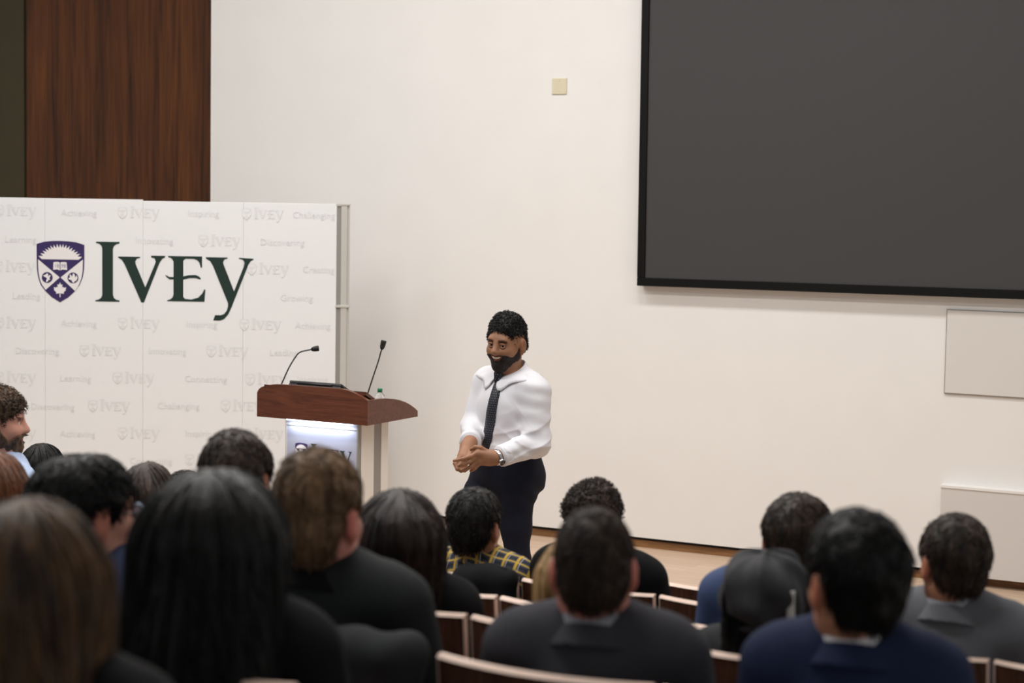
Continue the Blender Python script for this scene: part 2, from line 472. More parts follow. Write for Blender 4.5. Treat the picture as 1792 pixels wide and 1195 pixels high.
# seating tiers
ROWS = {1: (.085, 7.34), 2: (.037, 6.525), 3: (-.033, 5.678), 4: (-.106, 4.898), 5: (-.159, 4.007), 6: (-.340, 3.264), 7: (-.690, 2.612)}
TIER = {k: .04 + .115 * (k - 1) for k in ROWS}
SP = {1: .52, 2: .52, 3: .498, 4: .52, 5: .52, 6: .52, 7: .52}
def depth_of(k):       # metres in front of the wall of a row's back tops
    p = Vector((ROWS[k][0], ROWS[k][1], 0)) - W0
    return -p.dot(N)
for k in ROWS:
    f = depth_of(k) - (.56 if k > 1 else .75)
    bm = bmesh.new(); bbox(bm, -6.5, 6.0, -(14 if k == 7 else depth_of(k + 1) - .56), -f, TIER[k] - .115 if k > 1 else 0.0, TIER[k])
    o = bm_obj('floor_tier', bm, M_CARPET, None, False, W0, RZ); o['kind'] = 'structure'

# projection screen
scr = empty('projection_screen', hall(.808, .0, 1.762), RZ)
tagit(scr, 'large dark grey projection screen in a black frame on the white wall', 'screen')
S_W, S_H, FR, TH = 4.4, 2.5, .055, .09
def scr_lean(o):
    return o
bm = bmesh.new(); bbox(bm, FR, S_W - FR, -TH + .012, -.02, FR, S_H - FR)
bm_obj('screen_surface', bm, M_SCREEN, scr)
for nm, b in (('frame_bottom', (0, S_W, 0, FR)), ('frame_top', (0, S_W, S_H - FR, S_H)), ('frame_side', (0, FR, FR, S_H - FR)), ('frame_side', (S_W - FR, S_W, FR, S_H - FR))):
    bm = bmesh.new(); bbox(bm, b[0], b[1], -TH, 0, b[2], b[3], .004, 1)
    bm_obj('frame_rail' if 'side' not in nm else 'frame_stile', bm, M_BLACK, scr)
scr.rotation_euler = (Matrix.Rotation(RZ, 3, 'Z') @ Matrix.Rotation(-.004, 3, 'Y')).to_euler()

# small plate, flush board and low boxed panel
pl = empty('wall_plate', hall(.167, 0, 3.03), RZ); tagit(pl, 'small square beige blank plate high on the white wall', 'wall plate')
M_PLATE = plain('beige_plastic', srgb(216, 208, 180), .5)
box('plate', -.055, .055, -.009, 0, 0, .108, M_PLATE, pl, .003)
for z in (.02, .088):
    bm = bmesh.new(); bmesh.ops.create_cone(bm, cap_ends=True, segments=10, radius1=.004, radius2=.004, depth=.004, matrix=Matrix.Translation((0, -.010, z)) @ Matrix.Rotation(math.pi / 2, 4, 'X'))
    bm_obj('screw', bm, M_PLATE, pl)
wp = empty('access_panel', hall(2.862, 0, 1.17), RZ); tagit(wp, 'flat pale grey panel with thin dark outline below the projection screen', 'panel')
M_GREYP = plain('pale_grey_panel', (.70, .675, .645, 1), .45, spec=.4)
box('board', .006, 2.2, -.016, 0, .006, .515, M_GREYP, wp, .001)
bm = bmesh.new(); bbox(bm, 0, 2.206, -.012, 0, 0, .006); bbox(bm, 0, 2.206, -.012, 0, .515, .521); bbox(bm, 0, .006, -.012, 0, .006, .515); bbox(bm, 2.2, 2.206, -.012, 0, .006, .515)
bm_obj('edge_strip', bm, plain('grey_gasket', srgb(150, 145, 140), .6), wp)
lp = empty('boxed_wall_panel', hall(2.88, 0, .06), RZ); tagit(lp, 'low white boxed panel standing out from the wall behind man in grey', 'panel')
M_BOXP = plain('white_box_panel', (.66, .635, .61, 1), .5)
box('panel', 0, 3.2, -.07, 0, 0, .535, M_BOXP, lp, .002)
box('cap', -.004, 3.204, -.076, 0, .535, .553, M_WALL, lp, .002)  # lighter paint than the panel puts its lit top edge into the colour
# ------------------------------------------------------------------ lettering and crest as flat print
LET = {
 'I': [(547,97),(722,97),(722,108),(700,113),(680,128),(673,150),(673,490),(680,515),(700,530),(722,534),(722,543),(542,543),(542,534),(565,530),(585,515),(593,495),(593,150),(588,128),(570,112),(547,107)],
 'V': [(712,205),(875,205),(875,213),(850,220),(840,240),(843,262),(915,432),(985,262),(992,240),(985,215),(958,208),(958,195),(1063,195),(1063,205),(1040,218),(1020,250),(905,545),(885,545),(760,262),(740,230),(712,213)],
 'E': [(1085,195),(1338,195),(1338,278),(1328,278),(1318,240),(1300,222),(1275,214),(1215,214),(1198,228),(1198,346),(1240,336),(1290,334),(1315,344),(1330,360),(1325,367),(1290,357),(1245,358),(1198,370),(1198,498),(1212,514),(1260,518),(1310,503),(1340,472),(1355,442),(1364,442),(1357,533),(1078,533),(1078,526),(1100,520),(1118,505),(1125,485),(1125,369),(1098,370),(1078,358),(1063,338),(1068,338),(1092,351),(1125,352),(1125,240),(1118,222),(1104,208),(1085,204)],
 'Y': [(1367,200),(1528,200),(1528,208),(1505,215),(1495,235),(1500,255),(1578,452),(1650,265),(1655,235),(1645,215),(1613,208),(1613,200),(1722,206),(1722,213),(1700,225),(1685,250),(1560,570),(1535,625),(1505,660),(1475,672),(1423,672),(1437,632),(1480,632),(1505,622),(1525,595),(1533,565),(1533,540),(1420,265),(1400,230),(1367,210)]}
SHIELD = [(130,155),(250,118),(380,103),(510,100),(640,105),(770,120),(898,160),(898,400),(892,560),(870,690),(820,810),(740,915),(640,1010),(505,1093),(370,1010),(270,915),(195,815),(155,700),(135,570),(130,400)]
TIPS = [(160,350),(190,305),(228,262),(265,230),(308,205),(352,178),(402,165),(458,150),(510,152),(560,150),(610,160),(662,180),(710,208),(752,238),(795,268),(832,305),(862,352)]
SUN = [(212,400)]
for i_, t_ in enumerate(TIPS):
    SUN.append(t_)
    if i_ < len(TIPS) - 1:
        mx_, my_ = (t_[0] + TIPS[i_ + 1][0]) / 2, (t_[1] + TIPS[i_ + 1][1]) / 2
        dx_, dy_ = 510 - mx_, 430 - my_; ln_ = math.hypot(dx_, dy_)
        SUN.append((mx_ + dx_ / ln_ * 62, my_ + dy_ / ln_ * 62))
SUN.append((808,400))
TRI_L = [(150,400),(500,690),(275,895),(215,815),(178,720),(158,590)]
TRI_R = [(875,395),(515,690),(745,905),(800,830),(850,700),(870,580)]
BOOK_L = [(400,448),(430,440),(480,440),(502,450),(502,578),(470,562),(395,568)]
BOOK_R = [(512,450),(535,440),(590,440),(612,448),(622,568),(545,562),(512,578)]
LEAF = [(505,770),(522,812),(545,800),(540,850),(560,845),(570,858),(606,848),(594,885),(602,895),(565,930),(570,955),(512,948),(512,1010),(498,1010),(498,948),(440,955),(445,930),(405,895),(415,885),(402,848),(438,858),(448,845),(468,850),(462,800),(486,812)]
BEAST_L = [(235,660),(270,650),(300,625),(318,640),(312,680),(345,650),(355,660),(335,705),(350,735),(325,730),(310,760),(280,770),(285,735),(300,715),(275,690),(240,675)]
BEAST_R = [(640,700),(665,690),(660,640),(680,640),(700,680),(715,620),(745,640),(750,690),(775,650),(790,690),(770,740),(740,750),(735,775),(705,765),(690,730),(650,720)]
def circ(cx, cy, r, n=28): return [(cx + r * math.cos(2 * math.pi * k / n), cy + r * math.sin(2 * math.pi * k / n)) for k in range(n)]
def flat(polys, fx, fz, y):
    """triangles of 2D outlines laid on an upright plane that faces -y"""
    vs, fs = [], []
    for P in polys:
        base = len(vs); pts = [Vector((fx(p[0]), 0, fz(p[1]))) for p in P]
        vs += [(q.x, y, q.z) for q in pts]
        for t in tessellate_polygon([[Vector((q.x, q.z, 0)) for q in pts]]):
            a, b, c = (vs[base + i] for i in t)
            cr = (b[0] - a[0]) * (c[2] - a[2]) - (b[2] - a[2]) * (c[0] - a[0])
            fs.append(tuple(base + i for i in (t if cr > 0 else t[::-1])))
    return vs, fs
def prints(name, polys, fx, fz, y, mat, parent):
    v, f = flat(polys, fx, fz, y)
    return mesh_obj(name, v, f, mat, parent)
M_GREEN = plain('logo_green', srgb(20, 44, 39), .5)
M_PURPLE = plain('logo_purple', srgb(50, 37, 90), .5)
M_WHITEP = plain('logo_white', srgb(232, 229, 230), .5)
M_FAINT = plain('faint_print', (.745, .753, .76, 1), .55)
M_BANNER = plain('banner_white', (.815, .828, .84, 1), .5, spec=.3)
def crest(parent, x0, z0, s, y, faint=None):
    fx = lambda c: x0 + (c - 130) * .000418 * s
    fz = lambda c: z0 + (1093 - c) * .000416 * s
    e = .0008
    c = prints('crest', [SHIELD], fx, fz, y, M_PURPLE, parent); c['label'] = 'purple shield crest with sunburst, book and maple leaf'
    for nm, pg, q, mt in (('crest_sunburst', SUN, 1, M_WHITEP), ('crest_field', TRI_L, 1, M_WHITEP), ('crest_field', TRI_R, 1, M_WHITEP), ('crest_page', BOOK_L, 1, M_WHITEP), ('crest_page', BOOK_R, 1, M_WHITEP),
                          ('crest_leaf', LEAF, 1, M_WHITEP), ('crest_roundel', circ(300, 695, 88), 2, M_PURPLE), ('crest_roundel', circ(715, 695, 88), 2, M_PURPLE), ('crest_beast', BEAST_L, 3, M_WHITEP), ('crest_beast', BEAST_R, 3, M_WHITEP)):
        prints(nm, [pg], fx, fz, y - q * e, mt, c)
    return c, fx, fz
def wordmark(parent, x0, z0, s, y):
    fx = lambda c: x0 + (c - 542) * .000901 * s
    fz = lambda c: z0 + (543 - c) * .000901 * s
    for k in 'IVEY':
        prints('letter', [LET[k]], fx, fz, y, M_GREEN, parent)
def text_mesh(body, size):
    cu = bpy.data.curves.new('lettering', 'FONT'); cu.body = body; cu.size = size; cu.align_x = 'CENTER'; cu.align_y = 'CENTER'; cu.resolution_u = 2
    to = bpy.data.objects.new('lettering', cu); COL.objects.link(to)
    dg = bpy.context.evaluated_depsgraph_get(); dg.update()
    me = bpy.data.meshes.new_from_object(to.evaluated_get(dg))
    bpy.data.objects.remove(to); bpy.data.curves.remove(cu)
    v = np.zeros(len(me.vertices) * 3, dtype=np.float32); me.vertices.foreach_get('co', v); v = v.reshape(-1, 3)
    me.vertices.foreach_set('co', np.stack([v[:, 0], np.zeros(len(v)), v[:, 1]], 1).astype(np.float32).ravel()); me.update()
    me.materials.clear()
    return me

# display wall behind the podium
BN = empty('display_banner', (-1.19, 12.8, 0)); tagit(BN, 'wide white pop-up display wall printed with a green IVEY logo and shield', 'banner')
BX = -1.19
seams = [-4.52, -3.845, -3.15, -2.491, -1.816, -1.19]
for i in range(5):
    z1 = 2.268 + (.008 if i < 3 else 0)
    box('banner_panel', seams[i] - BX + .0004, seams[i + 1] - BX - .0004, 0, .012, .04, z1, M_BANNER, BN, .002)
M_ALU = plain('aluminium', srgb(205, 203, 198), .4, metal=.25)
M_ALUD = plain('aluminium_groove', srgb(150, 148, 142), .5, metal=.2)
box('end_post', .030, .072, .0, .05, .02, 2.262, M_ALU, BN, .004)
box('post_channel', .001, .032, .008, .045, .02, 2.255, M_ALUD, BN, .002)
box('post_edge', .071, .086, .012, .045, .02, 2.258, M_ALU, BN, .003)
box('post_cap', -.004, .090, -.004, .054, 2.258, 2.272, M_ALU, BN, .002)
box('post_joint', -.004, .092, -.006, .056, 1.572, 1.588, M_ALU, BN, .002)
for px_ in (-2.9, -1.6, -.35):
    box('support_foot', px_ - .03, px_ + .03, -.12, .45, 0, .03, M_ALU, BN, .004)
    box('back_strut', px_ - .02, px_ + .02, .016, .05, .03, 2.2, M_ALU, BN, .003)
cr_, fx_, fz_ = crest(BN, -3.205 - BX, 1.578, 1.0, -.0022)
bk = text_mesh('18', .034); o = link_mesh('crest_year', bk, plain('logo_grey', srgb(150, 142, 170), .6), cr_, False, (fx_(452), -.0022 - .0024, fz_(505)))
o = link_mesh('crest_year', text_mesh('98', .034), MATS['logo_grey'], cr_, False, (fx_(564), -.0022 - .0024, fz_(505)))
wordmark(BN, -2.81 - BX, 1.588, 1.0, -.0022)
# faint all-over print: little logos and words
FAINT = [('I', -3.33, 2.185), ('Achieving', -2.92, 2.18), ('I', -2.503, 2.185), ('Inspiring', -2.085, 2.188), ('I', -1.671, 2.19), ('Challenging', -1.345, 2.188),
 ('Learning', -3.313, 1.995), ('Innovating', -2.415, 2.0), ('I', -1.96, 2.005), ('Discovering', -1.554, 2.003),
 ('I', -3.34, 1.81), ('I', -1.634, 1.82), ('Creating', -1.31, 1.823), ('Leading', -3.276, 1.615), ('Growing', -1.456, 1.63),
 ('I', -3.335, 1.43), ('Achieving', -2.922, 1.435), ('I', -2.502, 1.44), ('Inspiring', -2.094, 1.442), ('I', -1.682, 1.445), ('Achieving', -1.345, 1.445),
 ('Discovering', -3.204, 1.245), ('I', -2.761, 1.252), ('Innovating', -2.325, 1.257), ('I', -1.904, 1.262), ('Leading', -1.542, 1.26),
 ('I', -3.336, 1.06), ('Learning', -2.946, 1.063), ('I', -2.537, 1.07), ('Connecting', -2.066, 1.072), ('I', -1.641, 1.075), ('Inspiring', -1.345, 1.08),
 ('Discovering', -3.101, .868), ('I', -2.703, .878), ('Challenging', -2.25, .886), ('I', -1.806, .892), ('Growing', -1.385, .894),
 ('I', -3.338, .68), ('Achieving', -2.931, .685), ('I', -2.502, .694), ('Inspiring', -2.099, .70), ('I', -1.662, .703), ('Leading', -1.345, .702),
 ('Discovering', -3.207, .495), ('I', -2.8, .5), ('Connecting', -2.435, .508), ('I', -2.048, .52), ('Creating', -1.6, .52)]
tm = {}
s_ = .19
iv, fv = flat([LET[k] for k in 'IVEY'], lambda c: (c - 542 + 130) * .000901 * s_ - .098, lambda c: (370 - c) * .000901 * s_, 0)
sv, sf = flat([SHIELD], lambda c: (c - 130) * .000418 * s_ - .155, lambda c: (600 - c) * .000416 * s_, 0)
me_i = bpy.data.meshes.new('small_logo'); me_i.from_pydata(iv + sv, [], [tuple(f) for f in fv] + [tuple(i + len(iv) for i in f) for f in sf])
hv, hf = flat([SUN, TRI_L, TRI_R], lambda c: (c - 130) * .000418 * s_ - .155, lambda c: (600 - c) * .000416 * s_, -.0006)
me_h = bpy.data.meshes.new('small_logo_white'); me_h.from_pydata(hv, [], [tuple(f) for f in hf])
for (w, x, z) in FAINT:
    if w == 'I':
        a = link_mesh('small_logo', me_i, M_FAINT, BN, False, (x - BX, -.0022, z))
        link_mesh('small_logo_white', me_h, M_BANNER, a, False, (0, 0, 0))
    else:
        if w not in tm: tm[w] = text_mesh(w, .062)
        link_mesh('printed_word', tm[w], M_FAINT, BN, False, (x - BX, -.0022, z))

# ------------------------------------------------------------------ podium
PD = empty('podium', (-.8104, 10.70, 0), RZ); tagit(PD, 'podium with walnut hood and lit frosted front panel beside the display wall', 'podium')
M_POD = wood('podium_walnut', srgb(76, 40, 27), srgb(116, 68, 48), (2.2, 26, 26), .38, .45)
M_POD2 = wood('podium_walnut_side', srgb(84, 48, 34), srgb(122, 78, 56), (26, 2.2, 26), .38, .45)
M_POD2 = M_POD
def prof_panel(name, pts, axis, t0, t1, mat, parent):
    """a board cut to an outline; axis x: outline in x-z, thickness in y; axis y: outline in y-z, thickness in x"""
    bm = bmesh.new()
    f = lambda p, t: (p[0], t, p[1]) if axis == 'x' else (t, p[0], p[1])
    A = [bm.verts.new(f(p, t0)) for p in pts]; B = [bm.verts.new(f(p, t1)) for p in pts]
    bm.faces.new(A); bm.faces.new(B[::-1])
    for i in range(len(pts)):
        j = (i + 1) % len(pts); bm.faces.new((A[i], B[i], B[j], A[j]))
    return bm_obj(name, bm, mat, parent)
HW, HD, HB = .765, .55, 1.031
pts = [(-HW, HB), (0, HB)]
for k in range(13):
    t = k / 12; pts.append((-.175 * math.sin(t * math.pi / 2) if False else -.19 * t, HB + .142 + .056 * math.sin(t * math.pi / 2)))
for k in range(13):
    t = 1 - k / 12; pts.append((-HW + .17 * t, HB + .142 + .056 * math.sqrt(max(0, 1 - (1 - t) ** 2))))
prof_panel('hood_front', pts, 'x', 0, .028, M_POD, PD)
sp_ = [(.0285, HB), (HD, HB), (HD, HB + .034)] + [(HD * (1 - t) + .0285 * t, h + HB) for t, h in ((.06, .052), (.15, .075), (.25, .095), (.37, .113), (.5, .127), (.65, .137), (.8, .141), (1, .142))]
prof_panel('hood_side', sp_, 'y', -.028, 0, M_POD2, PD)
prof_panel('hood_side', sp_, 'y', -HW, -HW + .028, M_POD2, PD)
box('hood_base', -HW + .0285, -.0285, .0285, HD, HB, HB + .02, M_POD, PD)
prof_panel('reading_board', [(.03, HB + .188), (.30, HB + .055), (.30, HB + .035), (.03, HB + .168)], 'y', -HW + .029, -.029, M_POD, PD)
M_FROST = plain('frosted_acrylic', (.40, .42, .52, 1), .4, spec=.3)
M_PODW = plain('podium_grey_laminate', srgb(236, 231, 224), .45)
M_PODG = plain('podium_grey_strip', srgb(150, 145, 140), .5)
b0, b1 = -.618, -.11
box('front_panel', b0 + .012, b1 - .012, .08, .10, .06, 1.029, M_FROST, PD, .002)
box('front_edge', b0, b0 + .012, .078, .11, .06, 1.029, M_ALU, PD, .002)
box('front_edge', b1 - .012, b1, .078, .11, .06, 1.029, M_ALUD, PD, .002)
box('panel_rail', b0 + .012, b1 - .012, .0775, .0805, .985, .990, M_ALUD, PD)
for sx in (b0, b1 - .02):
    box('side_panel', sx, sx + .02, .1105, .245, .06, 1.029, M_PODW, PD)
    box('side_strip', sx + .003, sx + .017, .2455, .325, .06, 1.029, M_PODG, PD)
    box('side_panel', sx, sx + .02, .3255, .40, .06, 1.029, M_PODW, PD)
box('back_panel', b0 + .02, b1 - .02, .38, .40, .06, 1.029, M_PODW, PD)
box('plinth', b0 - .04, b1 + .04, .05, .46, 0, .06, M_PODG, PD, .006)
box('light_strip', b0 + .03, b1 - .03, .045, .066, HB - .012, HB - .001, plain('led_strip', (1, 1, 1, 1), .5, emit=(.80, .88, 1, 1), estr=8), PD)
pl_ = area('podium_light', (0, 0, 0), .44, .03, 1.5, (.80, .87, 1))
pl_.parent = PD; pl_.location = (-.364, .052, HB - .016); pl_.rotation_euler = (-.35, 0, 0)
cr2, _, _ = crest(PD, -.547, .775, .27, .0785)
wordmark(PD, -.547 + .395 * .27, .778, .27, .0785)

# things on the podium
LT = empty('laptop', (PD.matrix_basis @ Vector((-.40, .16, HB + .1305))), RZ); tagit(LT, 'closed black laptop lying on the podium reading board', 'laptop')
sl = math.atan2(.133, .27)
LT.rotation_euler = (Matrix.Rotation(RZ, 3, 'Z') @ Matrix.Rotation(-sl, 3, 'X')).to_euler()
M_LAP = plain('laptop_black', srgb(24, 24, 26), .35)
box('laptop_base', -.18, .18, -.125, .115, .003, .02, M_LAP, LT, .004)
box('laptop_lid', -.18, .18, -.125, .115, .0205, .040, M_LAP, LT, .006)
tube('hinge', [(-.12, -.127, .022), (.12, -.127, .022)], .006, M_LAP, LT)
for sx in (-.15, .15):
    for sy in (-.1, .09): box('rubber_foot', sx - .012, sx + .012, sy - .006, sy + .006, 0, .0035, M_LAP, LT)
M_MIC = plain('mic_black', srgb(16, 16, 17), .6)
M_NECK = plain('gooseneck_grey', srgb(58, 58, 60), .4, metal=.4)
def mic(label, pts, head):
    base = Vector(pts[0]); t = empty('gooseneck_microphone', base); tagit(t, label, 'microphone', 'podium microphones')
    P = [Vector(p) - base for p in pts]
    lathe('mic_base', [(.018, 0), (.018, .008), (.010, .014), (.006, .03)], M_MIC, t, 16)
    tube('gooseneck', spline(P), .0042, M_NECK, t)
    a, b = P[-1], Vector(head) - base; d = b - a
    h = tube('mic_head', [a - d * .05, a, a + d * .12, a + d * .3, a + d * .6, a + d * .9, b], [.005, .009, .012, .0145, .016, .0165, .0155], M_MIC, t, 14)
    tube('mic_collar', [a + d * .28, a + d * .34], .0155, M_NECK, h, 14)
mic('gooseneck microphone bent over the laptop on the podium', [(-1.363, 11.08, 1.186), (-1.343, 11.08, 1.225), (-1.304, 11.08, 1.313), (-1.267, 11.08, 1.377), (-1.238, 11.08, 1.41), (-1.188, 11.08, 1.424), (-1.171, 11.08, 1.428)], (-1.128, 11.08, 1.435))
mic('upright gooseneck microphone next to the bottle on the podium', [(-.845, 10.92, 1.142), (-.829, 10.92, 1.186), (-.80, 10.92, 1.279), (-.768, 10.92, 1.379), (-.756, 10.92, 1.426), (-.749, 10.92, 1.449)], (-.737, 10.92, 1.499))
WB = empty('water_bottle', (-.766, 11.05, HB + .0205)); tagit(WB, 'small clear water bottle with green cap at the back of the podium', 'bottle')
m, nt, b = nmat('clear_plastic'); b.inputs['Base Color'].default_value = (.95, .98, 1, 1); b.inputs['Roughness'].default_value = .08
b.inputs['Transmission Weight'].default_value = .9; b.inputs['IOR'].default_value = 1.2
lathe('bottle_body', [(.02, 0), (.028, .004), (.03, .03), (.028, .05), (.03, .07), (.03, .10), (.026, .118), (.016, .132), (.0125, .137)], m, WB)
lathe('bottle_cap', [(.0145, .1355), (.0145, .1555), (.013, .1575), (.0, .1575)], plain('green_cap', srgb(36, 128, 92), .45), WB)
lathe('bottle_label', [(.0305, .034), (.0305, .066)], plain('bottle_paper', srgb(225, 232, 236), .5), WB)

# ------------------------------------------------------------------ auditorium chairs
def make_chair(w):
    """parts of one chair, origin on the floor under the back's top; x along the row, y to the stage"""
    hw = w / 2; parts = {}
    yy = lambda x, z: -.045 * (1 - (x / hw) ** 2) + (.86 - z) * .10
    def shell(x0, x1, z0, z1, t0, t1, nx=14, nz=4):
        bm = bmesh.new(); G = {}
        for s, off in ((0, t0), (1, t1)):
            for i in range(nx + 1):
                for k in range(nz + 1):
                    x = x0 + (x1 - x0) * i / nx; z = z0 + (z1 - z0) * k / nz
                    G[s, i, k] = bm.verts.new((x, yy(x, z) + off, z))
        q = lambda *v: bm.faces.new([G[a] for a in v])
        for i in range(nx):
            for k in range(nz):
                q((0, i, k), (0, i + 1, k), (0, i + 1, k + 1), (0, i, k + 1)); q((1, i, k), (1, i, k + 1), (1, i + 1, k + 1), (1, i + 1, k))
            q((0, i, 0), (1, i, 0), (1, i + 1, 0), (0, i + 1, 0)); q((0, i, nz), (0, i + 1, nz), (1, i + 1, nz), (1, i, nz))
        for k in range(nz):
            q((0, 0, k), (0, 0, k + 1), (1, 0, k + 1), (1, 0, k)); q((0, nx, k), (1, nx, k), (1, nx, k + 1), (0, nx, k + 1))
        return bm
    parts['backrest'] = (shell(-hw + .003, hw - .003, .40, .8545, .002, .018), M_CHAIR)
    tb = shell(-hw, hw, .8545, .862, -.001, .022, 14, 1)
    for v in tb.verts:                       # the top is rounded over towards the back
        if v.co.z > .86 and v.co.y - yy(v.co.x, v.co.z) < .01: v.co.y += .009
    parts['top_edge'] = (tb, M_EDGE)
    parts['side_edge'] = (shell(-hw, -hw + .003, .40, .852, .001, .019, 1, 4), M_EDGE)
    parts['side_edge.b'] = (shell(hw - .003, hw, .40, .852, .001, .019, 1, 4), M_EDGE)
    bm = bmesh.new(); bbox(bm, -hw + .02, hw - .02, .07, .50, .405, .445, .012); parts['seat'] = (bm, M_SEATPAN)
    bm = bmesh.new(); bbox(bm, -.03, .03, .14, .30, .02, .404, .006); parts['pedestal'] = (bm, M_STEEL)
    bm = bmesh.new(); bbox(bm, -.12, .12, .10, .34, .001, .02, .004); parts['floor_plate'] = (bm, M_STEEL)
    out = {}
    for k, (bm, mt) in parts.items():
        me = bpy.data.meshes.new(k.split('.')[0]); bmesh.ops.recalc_face_normals(bm, faces=bm.faces); bm.to_mesh(me); bm.free(); me.materials.append(mt)
        me.polygons.foreach_set('use_smooth', np.zeros(len(me.polygons), dtype=bool)); out[k] = me
    return out
CH = {.50: make_chair(.50), .482: make_chair(.482)}
def row_pt(k, s, fwd=0.0, z=None):
    return Vector((ROWS[k][0], ROWS[k][1], 0)) + U * (s * SP[k]) + N * fwd + Vector((0, 0, TIER[k] if z is None else z))
def chair(k, s, label):
    t = empty('auditorium_chair', row_pt(k, s), RZ); tagit(t, label, 'chair', 'auditorium chairs')
    for nm, me in CH[.482 if k == 3 else .50].items():
        link_mesh(nm.split('.')[0], me, None, t)
    return t
for k, s, lab in [
    (1, -.5, "empty front row chair in front of the plaid shirt, under the speaker's leg"),
    (1, .5, 'front row chair mostly hidden by the curly haired person in black'),
    (1, 1.5, 'empty front row chair beside the black jacketed shoulder of the curly haired person'),
    (1, 2.5, 'front row chair hidden between the blue jacket and the grey suit'),
    (1, 3.5, 'front row chair past the grey suited man, cut by the picture edge'),
    (1, -4.95, 'front row chair under the black haired person below the bearded man'),
    (2, -.5, 'second row chair of the plaid shirted person with black coat on its back'),
    (2, .5, 'second row chair under the curly haired person in black'),
    (2, 1.5, 'empty second row chair beside the curly haired person and the blue jacket'),
    (2, 2.5, 'second row chair hidden behind the grey suited man and dark haired heads'),
    (2, -2.96, 'second row chair under the barely visible black haired head by the display wall'),
    (2, -4.74, 'second row chair under the bearded man in the light blue shirt'),
    (3, -.5, 'third row chair hidden by the woman with long dark hair'),
    (3, .5, 'third row chair whose top edge runs behind the blonde hair'),
    (3, 1.5, 'third row wooden chair under the man in the blue jacket'),
    (3, 2.5, 'third row wooden chair behind the back of the grey suit'),
    (3, 3.5, "third row chair next to the grey suited man's chair, cut by the picture edge"),
    (3, -2.75, 'third row chair under the brown haired head near the display wall'),
    (4, -.5, 'fourth row chair under the woman with long dark hair'),
    (4, .5, 'fourth row chair of the blonde person in grey, behind the charcoal suit'),
    (4, 1.5, 'fourth row wooden chair under the person in the black cap'),
    (4, -1.56, 'fourth row chair under the man with short dark hair before the podium'),
    (4, -2.58, 'chair with a glint of pale edge beside the black haired man in glasses'),
    (4, -3.62, 'chair under the auburn haired head at the picture edge'),
    (5, -.56, 'fifth row chair under the light brown haired man in black'),
    (5, .5, 'large wooden chair back behind the charcoal suited man, lowest in the picture'),
    (5, 1.5, 'fifth row chair under the man in the navy suit'),
    (5, -2.42, 'fifth row chair under the black haired man in glasses'),
    (6, -.566, 'back row chair under the woman with long straight black hair'),
    (7, -.13, 'rearmost chair chair under the woman with honey brown hair')]:
    chair(k, s, lab)

# ------------------------------------------------------------------ people
SKIN = {'pale': skin_mat('skin_pale', srgb(205, 150, 130)), 'tan': skin_mat('skin_tan', srgb(178, 125, 98)), 'brown': skin_mat('skin_brown', srgb(150, 106, 78)), 'rosy': skin_mat('skin_rosy', srgb(206, 140, 126))}
M_EYE = plain('eye_white', srgb(225, 220, 212), .25)
M_IRIS = plain('eye_iris', srgb(36, 24, 18), .2)
bm = bmesh.new(); bmesh.ops.create_uvsphere(bm, u_segments=16, v_segments=12, radius=.0122)
bmesh.ops.rotate(bm, verts=bm.verts, cent=(0, 0, 0), matrix=Matrix.Rotation(-math.pi / 2, 3, 'X'))
EYE = bpy.data.meshes.new('eye'); bm.to_mesh(EYE); bm.free(); EYE.materials.append(M_EYE); EYE.materials.append(M_IRIS)
for p in EYE.polygons:
    p.use_smooth = True
    if p.center.y > .0098: p.material_index = 1
def head_prims(c, R, hs=1.0, smile=0.0, jaw=1.0, mz=0.0):
    """head and neck root, axes R (columns: right, forward, up), centre c between crown and chin"""
    Rm = np.array(R); c = np.array(c, dtype=float)
    w = lambda p: tuple(c + Rm @ (np.array(p) * hs))
    MT = [list(r) for r in Rm.T]
    e = lambda p, r, k=.02, sub=False: ell(w(p), tuple(q * hs for q in r), MT, k * hs, sub)
    cn = lambda a, b, ra, rb, k=.02: cone(w(a), w(b), ra * hs, rb * hs, k * hs)
    P = [e((0, -.012, .03), (.077, .098, .087)), e((0, .022, -.03), (.064 * jaw, .072, .082), .04),
         cn((-.05 * jaw, -.002, -.055), (0, .058, -.094), .020, .022, .03), cn((.05 * jaw, -.002, -.055), (0, .058, -.094), .020, .022, .03),
         e((0, .066, -.094), (.024, .022, .02), .02), cn((-.036, .074, .032), (.036, .074, .032), .015, .015, .02),
         e((-.038, .062, -.024), (.026, .026, .024), .025), e((.038, .062, -.024), (.026, .026, .024), .025)]
    for s in (-1, 1): P.append(e((s * .031, .102, .008), (.019, .020, .013), .012, True))
    P += [cn((0, .088, .018), (0, .108, -.018), .010, .0145, .014), e((0, .106, -.022), (.014, .013, .011), .01)]
    for s in (-1, 1): P.append(e((s * .0145, .095, -.024), (.0105, .012, .0095), .008))
    up_, lo_ = .006 * smile, .002 * smile; ww = 1 + .35 * smile
    for s in (-1, 1):
        P += [cn((0, .088, mz - .050 - lo_), (s * .021 * ww, .081, mz - .050 + up_), .0065, .005, .01), cn((0, .087, mz - .062 - lo_ * 2), (s * .019 * ww, .080, mz - .058 + up_ * .6), .007, .005, .01)]
    for s in (-1, 1):
        P.append(e((s * .082, -.014, -.004), (.014, .023, .035), .008)); P.append(e((s * .096, -.008, -.002), (.008, .012, .022), .006, True))
        P.append(e((s * .079, -.006, -.036), (.009, .010, .012), .006))
    return P
